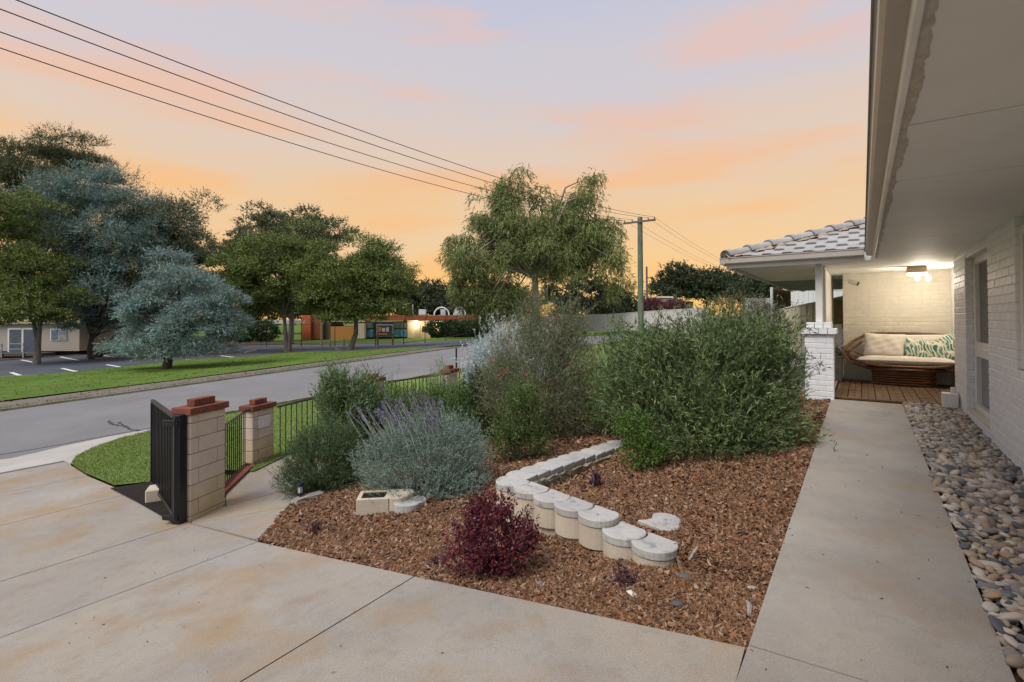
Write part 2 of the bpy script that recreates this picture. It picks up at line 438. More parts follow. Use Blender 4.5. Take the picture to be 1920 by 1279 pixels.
def tree(name, base, lobes, label, m, mbark, clumps=60, per=380, cr=0.9, L=0.28, Wd=0.12, trunk=0.28, fork=None, lean=(0, 0), cat='tree', group=None, weep=0.0, seed=1, flat=0.75, limbs=14, up=0.2, shell=0.55, spread=0.9, trunks=1, nl=5, hang=0.0):
    rng = np.random.default_rng(seed); B = np.array(base, float)
    lob = [((B[0] + c[0], B[1] + c[1], B[2] + c[2]), r) for c, r in lobes]
    t = thing(name, base, label, cat, group)
    C, _ = lobe_points(lob, clumps, rng, shell); C = C + rng.normal(size=C.shape) * cr * 0.35
    ns = max(3, per // nl); parts = []
    dd = unit(rng.normal(size=(clumps, ns, 3))); dd[:, :, 2] = np.abs(dd[:, :, 2]) * (1 if True else 1) - 0.25 * rng.random((clumps, ns))
    rs = cr * (0.45 + 1.1 * rng.random((clumps, 1, 1)) ** 1.3)
    P = C[:, None, :] + dd * rs * (0.55 + 0.5 * rng.random((clumps, ns, 1))) * np.array([1.15, 1.15, flat])
    P = P.reshape(-1, 3); d2 = dd.reshape(-1, 3)
    D = unit(d2 * (1 - weep) + np.array([0, 0, up - 2.0 * weep]) + rng.normal(size=P.shape) * 0.35)
    if hang: P[:, 2] -= rng.random(len(P)) ** 2 * hang
    V, F = sprigs(P, D, nl, cr * 0.55, L, Wd, rng, spread, tri=True)
    mesh_obj('crown', V, F, m, t)
    # trunk and limbs
    top = np.array([np.mean([l[0][0] for l in lob]), np.mean([l[0][1] for l in lob]), 0]); zc = min(l[0][2] for l in lob)
    for k in range(trunks):
        mb = MB(); fk = Vector((B[0] + lean[0] + (k - (trunks - 1) / 2) * trunk * 3.2 * (1 if trunks > 1 else 0), B[1] + lean[1], B[2] + (fork or (zc - B[2]) * 0.6)))
        b0 = Vector(base) + Vector(((k - (trunks - 1) / 2) * trunk * 0.9, 0, -0.15))
        mid = (b0 + fk) * 0.5 + Vector((rng.normal() * trunk * 0.6, rng.normal() * trunk * 0.6, 0))
        mb.tube([b0, b0 + (mid - b0) * 0.15, mid, fk], [trunk * 1.5, trunk * 1.05, trunk * 0.85, trunk * 0.62], 9)
        mb.build('trunk', mbark, t, smooth=True)
        mb = MB(); sel = rng.choice(clumps, min(limbs, clumps), replace=False)
        for c in C[sel]:
            b = Vector(c); d = b - fk; mid = fk + d * 0.5 + Vector((0, 0, abs(d.length) * (0.18 if weep < 0.3 else 0.35))) + Vector(rng.normal(size=3)) * d.length * 0.08
            pts = [fk - Vector((0, 0, trunk * 0.8)), fk + (mid - fk) * 0.5, mid, mid + (b - mid) * 0.6 + Vector(rng.normal(size=3)) * 0.1, b]
            mb.tube(pts, [trunk * 0.5, trunk * 0.34, trunk * 0.22, trunk * 0.12, trunk * 0.04], 5, cap=False)
        mb.build('branch', mbark, t, smooth=True)
    return t
# ================================================================ materials in use
GRASS = mat('grass_blades_ground', (0.055, 0.125, 0.012), (0.11, 0.19, 0.025), scale=0.9, rough=0.9, bump=0.03, bscale=45, stain=[(0.35, 0.56, 0.75, (0.16, 0.17, 0.05), 0.55), (7.0, 0.5, 0.7, (0.03, 0.07, 0.008), 0.5)])
SOIL = mat('dark_soil', (0.03, 0.024, 0.018), (0.012, 0.01, 0.008), scale=14, bump=0.02, bscale=60, rough=0.95)
LEAFLITTER = mat('leaf_litter', (0.10, 0.055, 0.035), (0.05, 0.035, 0.025), scale=5, bump=0.02, bscale=40, rough=0.95)
CONC = mat('driveway_concrete', (0.39, 0.345, 0.28), (0.325, 0.30, 0.265), scale=1.3, rough=0.8, bump=0.004, bscale=170, speck=0.42,
           stain=[(0.9, 0.50, 0.66, (0.35, 0.235, 0.12), 0.85), (2.6, 0.55, 0.75, (0.33, 0.20, 0.09), 0.45), (0.45, 0.48, 0.62, (0.40, 0.31, 0.20), 0.5), (0.8, 0.52, 0.72, (0.42, 0.405, 0.38), 0.6), (11, 0.52, 0.66, (0.27, 0.235, 0.19), 0.35), (23, 0.66, 0.76, (0.22, 0.18, 0.14), 0.35)], rand=(0.93, 0.93, 0.95))
PATHC = mat('path_concrete', (0.36, 0.322, 0.272), (0.285, 0.26, 0.23), scale=1.6, rough=0.8, bump=0.003, bscale=190, speck=0.3,
            stain=[(1.7, 0.52, 0.72, (0.31, 0.215, 0.13), 0.6), (0.9, 0.5, 0.7, (0.42, 0.40, 0.36), 0.5), (14, 0.55, 0.7, (0.24, 0.21, 0.175), 0.35), (31, 0.68, 0.76, (0.2, 0.17, 0.14), 0.3)])
PALEC = mat('crossover_concrete', (0.46, 0.44, 0.40), (0.40, 0.38, 0.34), scale=1.5, rough=0.85, bump=0.003, bscale=120, speck=0.15, stain=[(1.2, 0.55, 0.8, (0.36, 0.28, 0.2), 0.4)])
ROAD = mat('road_asphalt', (0.225, 0.222, 0.222), (0.185, 0.182, 0.182), scale=0.7, rough=0.85, bump=0.006, bscale=110, speck=-0.3, stain=[(0.35, 0.5, 0.75, (0.24, 0.225, 0.205), 0.5), (4.0, 0.66, 0.78, (0.12, 0.115, 0.11), 0.4)])
FPATH = mat('old_brown_asphalt', (0.20, 0.165, 0.14), (0.15, 0.13, 0.115), scale=1.0, rough=0.9, bump=0.006, bscale=60, speck=-0.25, stain=[(1.4, 0.6, 0.72, (0.08, 0.085, 0.04), 0.6)])
PARKA = mat('car_park_asphalt', (0.085, 0.098, 0.118), (0.065, 0.075, 0.09), scale=0.5, rough=0.8, bump=0.004, bscale=50, speck=-0.15)
KERB = mat('kerb_concrete', (0.28, 0.25, 0.20), (0.22, 0.20, 0.14), scale=3, rough=0.9, bump=0.005, bscale=50, stain=[(2.0, 0.5, 0.6, (0.16, 0.15, 0.05), 0.7)])
LINEP = mat('line_paint', (0.75, 0.74, 0.72), (0.6, 0.6, 0.58), scale=6, rough=0.7)
MULCHB = mat('mulch_ground', (0.11, 0.052, 0.026), (0.045, 0.022, 0.012), scale=30, bump=0.02, bscale=60, rough=0.95)
CHIP = mat('mulch_chip', (0.3, 0.15, 0.07), rough=0.85, island=[(0.08, 0.036, 0.018), (0.165, 0.075, 0.033), (0.26, 0.12, 0.05), (0.13, 0.065, 0.035), (0.32, 0.19, 0.11), (0.11, 0.05, 0.024), (0.21, 0.092, 0.04), (0.38, 0.27, 0.19), (0.15, 0.08, 0.045), (0.06, 0.035, 0.022)], bump=0.002, bscale=90)
PEB = [(0.30, 0.24, 0.18), (0.13, 0.13, 0.135), (0.42, 0.36, 0.29), (0.34, 0.26, 0.17), (0.20, 0.18, 0.16), (0.38, 0.34, 0.30), (0.26, 0.20, 0.15), (0.45, 0.40, 0.34), (0.085, 0.09, 0.10), (0.33, 0.22, 0.13)]
PEBM = [mat('pebble_stone_%s' % w, c, tuple(min(1, x * 1.35) for x in c), scale=18, rough=0.55, spec=0.35, bump=0.001, bscale=60, rand=(0.75, 0.75, 0.78)) for w, c in zip('abcdefghij', PEB)]
PEBS = mat('pebble_mixed', (0.3, 0.24, 0.18), rough=0.6, spec=0.35, island=[tuple(min(1, v * 1.15) for v in c) for c in PEB], bump=0.001, bscale=60)
WPAINT = mat('white_brick_paint', (0.79, 0.79, 0.79), (0.73, 0.73, 0.735), scale=9, rough=0.55, bump=0.0025, bscale=45, rand=(0.93, 0.93, 0.94))
CPAINT = mat('cream_brick_paint', (0.62, 0.575, 0.49), (0.57, 0.53, 0.45), scale=7, rough=0.5, bump=0.003, bscale=40, rand=(0.94, 0.94, 0.93))
MORT = mat('painted_mortar', (0.72, 0.70, 0.68), (0.64, 0.62, 0.60), scale=12, rough=0.8, bump=0.002)
CMORT = mat('cream_mortar', (0.60, 0.56, 0.48), (0.55, 0.51, 0.44), scale=12, rough=0.8, bump=0.002)
WHITE = mat('white_trim_paint', (0.76, 0.74, 0.70), (0.69, 0.67, 0.63), scale=5, rough=0.45, bump=0.0008, bscale=80)
SOFF = mat('soffit_paint', (0.78, 0.77, 0.73), (0.73, 0.72, 0.68), scale=1.3, rough=0.65, bump=0.0006, bscale=30, stain=[(5, 0.68, 0.8, (0.45, 0.40, 0.33), 0.4)])
SOFFR = mat('rough_sealant', (0.62, 0.58, 0.50), (0.50, 0.44, 0.36), scale=22, rough=0.85, bump=0.01, bscale=40)
GUTT = mat('gutter_metal', (0.46, 0.41, 0.35), (0.43, 0.385, 0.33), scale=3, rough=0.4, spec=0.4)
GUTD = mat('gutter_lip', (0.10, 0.095, 0.09), rough=0.5)
TILE = mat('grey_roof_tile', (0.46, 0.445, 0.42), (0.36, 0.35, 0.33), scale=9, rough=0.85, bump=0.003, bscale=60, rand=(0.82, 0.82, 0.84), stain=[(5, 0.62, 0.72, (0.14, 0.12, 0.09), 0.5)])
RIDGE = mat('ridge_cap_tile', (0.44, 0.43, 0.42), (0.35, 0.34, 0.33), scale=7, rough=0.85, bump=0.003, bscale=50, rand=(0.85, 0.85, 0.86))
RMORT = mat('roof_mortar', (0.42, 0.33, 0.24), (0.28, 0.22, 0.16), scale=14, rough=0.95, bump=0.012, bscale=30)
GLZ = mat('dusk_glass', (0.12, 0.13, 0.125), None, rough=0.12, spec=0.7)
SCREEN = mat('fly_screen', (0.20, 0.205, 0.195), (0.17, 0.175, 0.165), scale=120, rough=0.7)
LIME = mat('limestone_block', (0.60, 0.52, 0.40), (0.52, 0.45, 0.34), scale=5, rough=0.9, bump=0.003, bscale=70, rand=(0.88, 0.88, 0.88), speck=0.14, stain=[(4, 0.58, 0.75, (0.40, 0.28, 0.14), 0.5)])
LCAP = mat('weathered_cap_block', (0.50, 0.48, 0.44), (0.41, 0.40, 0.38), scale=7, rough=0.9, bump=0.004, bscale=60, rand=(0.85, 0.85, 0.86), stain=[(13, 0.56, 0.68, (0.19, 0.19, 0.19), 0.65), (3, 0.55, 0.7, (0.52, 0.46, 0.36), 0.4)])
LROUGH = mat('split_block_face', (0.34, 0.29, 0.21), (0.22, 0.19, 0.14), scale=10, rough=0.95, bump=0.02, bscale=26, rand=(0.8, 0.8, 0.8))
BLK = mat('cream_garden_block', (0.62, 0.52, 0.41), (0.56, 0.47, 0.37), scale=6, rough=0.9, bump=0.003, bscale=90, speck=0.18, rand=(0.92, 0.91, 0.9))
BLKS = mat('cream_garden_block_stained', (0.58, 0.48, 0.35), (0.50, 0.38, 0.22), scale=4, rough=0.9, bump=0.003, bscale=90, speck=0.18, rand=(0.9, 0.89, 0.88))
BMORT = mat('block_mortar', (0.30, 0.24, 0.18), (0.25, 0.2, 0.15), scale=12, rough=0.95)
RBRICK = mat('red_clay_brick', (0.27, 0.088, 0.052), (0.17, 0.06, 0.042), scale=16, rough=0.9, bump=0.003, bscale=80, rand=(0.75, 0.72, 0.75), speck=0.2, stain=[(9, 0.64, 0.74, (0.06, 0.05, 0.045), 0.5)])
BLACK = mat('black_powder_coat', (0.012, 0.012, 0.014), None, rough=0.35, spec=0.45)
BARK = mat('brown_bark', (0.10, 0.075, 0.055), (0.055, 0.042, 0.032), scale=4, rough=0.95, bump=0.02, bscale=14, streak=(3, 3, 0.8))
GBARK = mat('pale_gum_bark', (0.42, 0.37, 0.31), (0.24, 0.19, 0.15), scale=3, rough=0.85, bump=0.01, bscale=10, streak=(2, 2, 0.7))
GREYBARK = mat('grey_bark', (0.20, 0.165, 0.135), (0.12, 0.10, 0.08), scale=4, rough=0.9, bump=0.015, bscale=14, streak=(3, 3, 0.8))
STEM = mat('brown_stem', (0.10, 0.065, 0.04), (0.16, 0.12, 0.08), scale=20, rough=0.9)
# ================================================================ the ground
def terrain():
    def axis(kn, lo, hi):
        a = []
        for i in range(len(kn) - 1):
            d = kn[i + 1] - kn[i]; n = max(1, int(math.ceil(d / 2.2))) if (kn[i] >= lo and kn[i + 1] <= hi) else max(1, int(d / 25))
            a += list(np.linspace(kn[i], kn[i + 1], n, endpoint=False))
        return np.array(a + [kn[-1]])
    ps = axis(TP, -51, 61); ts = axis(TT, -1, 51)
    Pm, Tm = np.meshgrid(ps, ts, indexing='ij'); Z = Gv(Pm, Tm)
    near = (Pm > -10) & (Tm < 22) & (Tm > -30)
    Z = Z - np.where(near, 0.07, 0.03) - np.where(near & (Pm > -7.3) & (Tm < 20), 0.22, 0.0)
    X = Pm * CO + Tm * SI; Y = -Pm * SI + Tm * CO
    V = np.stack([X, Y, Z], -1).reshape(-1, 3); n, m_ = Pm.shape
    I = np.arange(n * m_).reshape(n, m_)
    F = np.stack([I[:-1, :-1], I[1:, :-1], I[1:, 1:], I[:-1, 1:]], -1).reshape(-1, 4)
    o = mesh_obj('ground', V, F, GRASS); o['kind'] = 'structure'
terrain()
def far_plain():
    b = MB(); s = 2500
    b.add([(-s, -s, -2.2), (s, -s, -2.2), (s, s, -2.2), (-s, s, -2.2)], [(0, 1, 2, 3)])
    b.build('distant_ground', GRASS, kind='structure')
far_plain()
def st(o): o['kind'] = 'structure'; return o
# street, footpath, car park
NK, FK = -13.1, -19.7
st(drape('road', [(FK, -40), (NK, -40), (NK, 60), (FK, 60)], ROAD, 0.012, 2.0))
st(drape('footpath', [(FK - 2.8, -40), (FK - 0.17, -40), (FK - 0.17, 22.5), (FK - 2.2, 22.5)], FPATH, 0.04, 2.0))
st(drape('road', [(NK - 0.02, -40), (-11.6, -40), (-11.6, 5.25), (NK - 0.02, 5.25)], ROAD, 0.004, 1.0))
for nm, a in (('kerb', FK), ('kerb', NK)):
    o = drape(nm, [(a - 0.16, -40), (a, -40), (a, 24 if a == FK else 50), (a - 0.16, 24 if a == FK else 50)] if a == FK else [(a, 5.2), (a + 0.15, 5.2), (a + 0.15, 50), (a, 50)], KERB, 0.075, 1.0, skirt=0.12); st(o)
LAWN = mat('verge_lawn', (0.075, 0.155, 0.014), (0.13, 0.215, 0.03), scale=1.1, rough=0.9, bump=0.04, bscale=38, stain=[(0.4, 0.45, 0.65, (0.055, 0.11, 0.012), 0.6), (2.2, 0.54, 0.7, (0.19, 0.19, 0.07), 0.5), (9, 0.5, 0.7, (0.05, 0.10, 0.01), 0.5)])
NEARLAWN = mat('near_lawn', (0.14, 0.22, 0.04), (0.21, 0.27, 0.08), scale=3, rough=0.9, bump=0.03, bscale=60, stain=[(1.6, 0.5, 0.7, (0.20, 0.20, 0.07), 0.5)])
cpn = [gpt(x, y) for x, y in ((-260, 733), (0, 708), (52, 706), (150, 698), (350, 676), (480, 669), (545, 662), (700, 658), (820, 652), (905, 645))]
cpf = [gpt(x, y) for x, y in ((905, 637), (800, 641), (700, 645), (560, 648), (430, 650), (300, 656), (230, 661), (0, 677), (-260, 694))]
verge = [(FK - 2.6, -10), (FK - 2.5, -2), (FK - 2.7, 4), (FK - 2.45, 8), (FK - 2.6, 12), (FK - 2.3, 17), (FK - 1.9, 21.5)] + list(reversed(cpn[:-1])) + [(-44, -10)]
st(drape('grass_verge', verge, LAWN, 0.06, 2.0))
st(drape('car_park', cpn + cpf, PARKA, 0.03, 2.0))
dz = [cpf[0]] + cpf[1:] + [gpt(-260, 672), gpt(0, 659), gpt(150, 655), gpt(300, 645), gpt(430, 641), gpt(560, 643), gpt(700, 643)]
st(drape('leaf_litter_bed', dz, LEAFLITTER, 0.02, 2.0))
LPX = [((40, 676), (69, 682)), ((113, 670), (147, 677)), ((178, 665), (216, 671)), ((21, 700), (50, 709)), ((116, 692), (148, 699)), ((200, 685), (237, 691)), ((414, 668), (438, 671)), ((350, 675), (378, 678))]
cp = bpy.data.objects['car_park']
for a, b in LPX:
    A, B = Vector(gpt(*a)), Vector(gpt(*b)); d = (B - A).normalized(); n = Vector((-d.y, d.x)) * 0.09
    drape('bay_line', [tuple(A - n), tuple(B - n), tuple(B + n), tuple(A + n)], LINEP, 0.045, 3.0, parent=cp)
# kerbs of the car park
def strip(name, pts, w, m, h, step=1.0, parent=None, sk=0.12):
    L_ = []; R_ = []
    for i, p in enumerate(pts):
        a = Vector(pts[max(0, i - 1)]); b = Vector(pts[min(len(pts) - 1, i + 1)]); d = (b - a).normalized(); n = Vector((-d.y, d.x)) * w / 2
        L_.append(tuple(Vector(p) + n)); R_.append(tuple(Vector(p) - n))
    return drape(name, L_ + R_[::-1], m, h, step, skirt=sk, parent=parent)
st(strip('kerb', cpf[2:], 0.16, KERB, 0.09, 3.0)); st(strip('kerb', cpn[:3], 0.16, KERB, 0.07, 3.0))
st(strip('kerb', [gpt(460, 663), gpt(480, 658), gpt(520, 656), gpt(580, 655)], 0.2, PALEC, 0.12, 3.0))
# road crack and tar patch
def crack(px, w):
    pts = [gpt(*p) for p in px]; q = []
    for a, b in zip(pts, pts[1:]):
        for k in range(4): u = k / 4; q.append((a[0] + (b[0] - a[0]) * u + RNG.normal() * 0.03, a[1] + (b[1] - a[1]) * u + RNG.normal() * 0.03))
    return q + [pts[-1]]
rd = bpy.data.objects['road']
TAR = mat('tar_crack', (0.05, 0.048, 0.047), rough=0.8)
strip('crack', crack([(206, 790), (208, 796), (222, 799), (236, 801), (246, 806), (262, 809), (280, 813)], 0), 0.05, TAR, 0.018, 3, parent=rd, sk=0)
strip('crack', crack([(222, 793), (228, 798), (240, 800)], 0), 0.035, TAR, 0.019, 3, parent=rd, sk=0)
# near side of the street: lawn and crossover
mulch_px = [(484, 1014), (545, 946)]
fen = lambda t: -7.75 + 0.05 * 0
st(drape('front_lawn', [(NK + 0.16, 5.3), (-7.9, 5.0), (-7.9, 34), (NK + 0.16, 34)], NEARLAWN, 0.02, 1.0))
CX = [gpt(x, y) for x, y in ((285, 808), (225, 823), (176, 840), (142, 857), (133, 871), (160, 889), (214, 912))]
GATEP = [gpt(322, 972)]
P1n = (-3.57, 5.5)
lawn2 = CX + [gpt(285, 905), gpt(330, 880), PT(-3.75, 7.2), (-7.9, 5.0), (NK + 0.16, 5.3)]
st(drape('verge_lawn', lawn2, NEARLAWN, 0.02, 1.0))
st(drape('dark_soil_patch', [gpt(206, 917), gpt(300, 968), gpt(318, 980), gpt(345, 978), PT(-3.9, 6.2), gpt(330, 880), gpt(285, 905)], SOIL, 0.015, 0.5))
# driveway slabs between the saw-cut joints
drv = thing('driveway', (0, 0, 0), kind='structure')
def line(a, b): return Vector(gpt(*a)), Vector(gpt(*b))
J = {1: line((450, 1279), (778, 1080)), 2: line((0, 1196), (484, 1015.6)), 3: line((0, 1090.6), (356, 980)), 4: line((0, 985.6), (236, 927.5)),
     5: line((0, 925), (166, 893)), 6: line((0, 889), (120, 866))}
def ext(l, d): a, b = l; u = (a - b).normalized(); return tuple(a + u * d)
mE = [gpt(778, 1080), gpt(1400, 1213)]
pathL0 = Vector(gpt(1400, 1215)); pathL1 = Vector(gpt(1383, 1279)); pd = (pathL1 - pathL0).normalized()
farL = 5.0
S = [
    [tuple(J[1][1]), ext(J[1], farL), tuple(pathL0 + pd * 5.5), mE[1]],
    [tuple(J[2][1]), ext(J[2], farL), ext(J[1], farL), tuple(J[1][1])],
    [tuple(J[3][1]), ext(J[3], farL), ext(J[2], farL), tuple(J[2][1])],
    [tuple(J[4][1]), ext(J[4], farL), ext(J[3], farL), tuple(J[3][1]), gpt(322, 972)],
    [tuple(J[5][1]), ext(J[5], farL), ext(J[4], farL), tuple(J[4][1]), gpt(214, 913), gpt(190, 903)],
    [tuple(J[6][1]), ext(J[6], farL), ext(J[5], farL), tuple(J[5][1]), gpt(133, 872)],
]
for q in S: drape('slab', q, CONC, 0.0, 0.5, parent=drv, skirt=0.06, shrink=0.006)
xo = [tuple(J[6][1]), ext(J[6], farL), gpt(-230, 900), gpt(0, 864), gpt(22, 861), gpt(120, 838), gpt(200, 821), gpt(250, 812), gpt(285, 806), gpt(285, 809), gpt(225, 824), gpt(176, 841), gpt(142, 858), gpt(133, 871)]
drape('crossover_slab', xo, PALEC, 0.02, 0.6, parent=drv, skirt=0.05, shrink=0.002)
# entry path by the pedestrian gate
ep = thing('entry_path', (0, 0, 0), kind='structure')
E = {'a': gpt(356, 980), 'b': gpt(484, 1013), 'c': gpt(541, 950), 'd': gpt(412, 974), 'e': gpt(424, 950), 'f': gpt(542, 917), 'g': gpt(462, 880), 'h': gpt(545, 850), 'i': gpt(590, 905)}
drape('slab', [E['a'], E['b'], E['c'], E['d']], CONC, 0.002, 0.5, parent=ep, skirt=0.06, shrink=0.005)
drape('slab', [E['d'], E['c'], gpt(560, 930), E['f'], E['e'], gpt(395, 940), gpt(362, 970), gpt(359, 980)], CONC, 0.002, 0.5, parent=ep, skirt=0.06, shrink=0.005)
drape('slab', [E['e'], E['f'], gpt(590, 905), gpt(640, 872), E['h'], gpt(500, 868), E['g'], gpt(423, 915)], CONC, 0.002, 0.5, parent=ep, skirt=0.06, shrink=0.005)
# path along the house
hp = thing('house_path', (0, 0, 0), kind='structure')
pl, pr = -0.43, 0.483
j0 = gpt(1405, 1213); j1 = gpt(1500, 1242)
sl_ = (j1[1] - j0[1]) / (j1[0] - j0[0]); tj = j0[1]
t1_ = lambda p: tj + sl_ * (p - pl)
for a, b in (((-4.5, -4.5), (t1_(pl), t1_(pr))), ((t1_(pl), t1_(pr)), (8.4, 8.3)), ((8.4, 8.3), (9.52, 9.52))):
    drape('slab', [(pl, a[0]), (pr, a[1]), (pr, b[1]), (pl, b[0])], PATHC, 0.006, 0.5, parent=hp, skirt=0.07, shrink=0.004)
# pebble bed
pb = st(drape('pebble_bed', [(pr + 0.006, -2.0), (1.13, -2.0), (1.13, 9.62), (pr + 0.006, 9.62)], LEAFLITTER, -0.03, 0.5))
def pebble_meshes():
    out = []; rng = np.random.default_rng(3)
    for k in range(10):
        bm = bmesh.new(); bmesh.ops.create_icosphere(bm, subdivisions=2, radius=1.0)
        ph = rng.random(6) * 6; a = rng.random(3)
        for v in bm.verts:
            c = v.co.copy()
            f = 1 + 0.11 * math.sin(c.x * 2.3 + ph[0]) + 0.09 * math.sin(c.y * 2.9 + ph[1]) + 0.07 * math.sin(c.z * 3.1 + c.x * 2 + ph[2])
            v.co = Vector((c.x * f * (1.25 + 0.4 * a[0]), c.y * f * (0.8 + 0.25 * a[1]), c.z * f * (0.42 + 0.25 * a[2])))
        me = bpy.data.meshes.new('pebble'); bm.to_mesh(me); bm.free()
        me.polygons.foreach_set('use_smooth', np.ones(len(me.polygons), dtype=bool)); me.materials.append(PEBM[k]); out.append(me)
    return out
PM = pebble_meshes()
def pebbles():
    rng = np.random.default_rng(11); items = []
    for lay in range(2):
        t = -0.3
        while t < 9.6:
            r = 0.030 if t < 5 else 0.034
            for p in np.arange(pr + 0.03, 1.11, r * 1.55):
                items.append((p + rng.normal() * 0.012, t + rng.normal() * 0.014, r * (0.6 + 0.75 * rng.random() ** 1.5), lay))
            t += r * 1.25
    items = [i for i in items if pr + 0.012 < i[0] < 1.11]
    items = [(p, t, r, l, (0.012 if l == 0 else 0.034)) for p, t, r, l in items if l == 0 or rng.random() < 0.62]
    xf = []
    def vis(i): x, y, z = W(i[0], i[1]); return (abs(x / max(y, 0.1)) < 1.04 and y > 0.5 and -1.5 / y > -0.76)
    top = sorted([i for i in items if i[3] == 1 and vis(i)], key=lambda i: i[1] - i[2] * 30)[:296]
    ids = set(id(i) for i in top)
    for i in top:
        p, t, r, l, z = i; x, y, _ = W(p, t)
        o = bpy.data.objects.new('pebble', PM[rng.integers(10)]); link(o, pb)
        o.location = (x, y, G(p, t) + z - 0.012); o.rotation_euler = (rng.normal() * 0.28, rng.normal() * 0.28, rng.random() * 6.3); o.scale = (r,) * 3
    bmv = []; bmf = []; base = []
    ico = bmesh.new(); bmesh.ops.create_icosphere(ico, subdivisions=1, radius=1.0)
    iv = np.array([v.co[:] for v in ico.verts]); jf = np.array([[v.index for v in f.verts] for f in ico.faces]); ico.free()
    rest = [i for i in items if id(i) not in ids]; n = len(rest)
    A = np.array([i[:3] + (i[4],) for i in rest], float)
    sc = np.stack([A[:, 2] * (1.1 + 0.5 * rng.random(n)), A[:, 2] * (0.75 + 0.3 * rng.random(n)), A[:, 2] * (0.45 + 0.25 * rng.random(n))], -1)
    v = iv[None] * sc[:, None, :] * (1 + 0.09 * rng.normal(size=(n, len(iv), 1)))
    a = rng.random(n) * 6.3; tl = rng.normal(size=n) * 0.25
    v2 = v.copy(); v2[..., 0] = v[..., 0] * np.cos(tl)[:, None] - v[..., 2] * np.sin(tl)[:, None]; v2[..., 2] = v[..., 0] * np.sin(tl)[:, None] + v[..., 2] * np.cos(tl)[:, None]
    c, s_ = np.cos(a)[:, None], np.sin(a)[:, None]
    x = v2[..., 0] * c - v2[..., 1] * s_; y = v2[..., 0] * s_ + v2[..., 1] * c
    wx = A[:, 0] * CO + A[:, 1] * SI; wy = -A[:, 0] * SI + A[:, 1] * CO; wz = Gv(A[:, 0], A[:, 1]) + A[:, 3] - 0.012
    V = np.stack([x + wx[:, None], y + wy[:, None], v2[..., 2] + wz[:, None]], -1).reshape(-1, 3)
    F = (jf[None] + (np.arange(n) * len(iv))[:, None, None]).reshape(-1, 3)
    mesh_obj('pebble_fill', V, F, PEBS, pb, smooth=True, kind='stuff')
pebbles()
# ================================================================ the house
WP = 1.12; CEIL = 2.39; TB = 12.55; TS = 9.3
house = thing('house', W(1.3, 6.0, 0.0), 'white painted brick house with wide grey eave, tiled porch roof and timber deck', 'house')
def hb(name, m, p0, p1, t0, t1, z0, z1, parent=house, c=None):
    b = MB(W)
    if c: b.cbox(p0, p1, t0, t1, z0, z1, c)
    else: b.box(p0, p1, t0, t1, z0, z1)
    return b.build(name, m, parent)
BRKS = []   # (score, face 'p' or 't', p, t, z, len, height, material key)
BH, BL, JT = 0.076, 0.230, 0.010
def score(p, t, z, l):
    x, y, _ = W(p, t)
    if y < 0.3 or x / y > 1.04: return -1
    return l / y
def side_wall(t0, t1, z0, z1, m, P=WP, half=0):
    n = int(round((z1 - z0) / (BH + JT)));
    for i in range(n):
        z = z0 + i * (BH + JT) + JT / 2; off = ((i + half) % 2) * 0.12
        zt = min(BH, z1 - z)
        if zt < 0.02: continue
        a = math.floor((t0 - off) / 0.24) * 0.24 + off
        while a < t1:
            s, e = max(a, t0), min(a + BL, t1)
            if e - s > 0.03: BRKS.append((score(P, (s + e) / 2, z, e - s), 'p', P, (s + e) / 2, z + zt / 2, e - s, zt, m))
            a += 0.24
def face_wall(p0, p1, z0, z1, T, m, half=0):
    n = int(round((z1 - z0) / (BH + JT)))
    for i in range(n):
        z = z0 + i * (BH + JT) + JT / 2; off = ((i + half) % 2) * 0.12; zt = min(BH, z1 - z)
        if zt < 0.02: continue
        a = math.floor((p0 - off) / 0.24) * 0.24 + off
        while a < p1:
            s, e = max(a, p0), min(a + BL, p1)
            if e - s > 0.03: BRKS.append((score((s + e) / 2, T, z, e - s) * 1.15, 't', (s + e) / 2, T, z + zt / 2, e - s, zt, m))
            a += 0.24
WT0, WT1, WZ0, WZ1 = 7.43, 8.88, 0.27, 2.27        # tall window recess
ZB = 0.0                                             # lowest brick course
side_wall(-1.5, WT0, ZB, 1.02, 'w'); side_wall(6.23, WT0, 1.02, CEIL, 'w', half=0)
side_wall(WT0, WT1, ZB, WZ0, 'w'); side_wall(WT0, WT1, WZ1, CEIL, 'w', half=1); side_wall(WT1, 9.88, ZB, CEIL, 'w')
face_wall(WP + 0.004, WP + 0.095, WZ0, WZ1, WT1, 'w')
face_wall(WP + 0.004, WP + 0.10, 1.02, CEIL, 6.23, 'w')
side_wall(2.0, 4.2, 1.02, CEIL, 'w')
face_wall(-0.335, 1.62, 0.19, 2.345, TB, 'c')
# porch pillars
PIL = [(-0.78, -0.38, 9.42, 9.82, 0.13, 1.22), (-0.78, -0.36, 13.2, 13.6, 0.15, 1.14)]
for (a, b, c, d, z0, z1) in PIL:
    face_wall(a, b, z0, z1, c, 'w'); side_wall(c, d, z0, z1, 'w', P=a); 
def brick_mesh(l, h, m, ax):
    b = MB(); c = 0.0035
    if ax == 'p': b.cbox(0, 0.03, -l / 2, l / 2, -h / 2, h / 2, c)
    else: b.cbox(-l / 2, l / 2, 0, 0.03, -h / 2, h / 2, c)
    me = bpy.data.meshes.new('brick'); me.from_pydata(b.V, [], b.F); me.update(); me.materials.append(WPAINT if m == 'w' else CPAINT); return me
core_w = MB(W)
core_w.box(WP + 0.005, WP + 0.25, -1.5, WT0 - 0.002, -0.1, 1.018); core_w.box(WP + 0.005, WP + 0.25, 6.233, WT0 - 0.002, 1.018, CEIL + .05)
core_w.box(WP + 0.1, WP + 0.25, 4.2, 6.231, 1.02, CEIL + .05); core_w.box(WP + 0.005, WP + 0.25, -1.5, 4.198, 1.02, CEIL + .05)
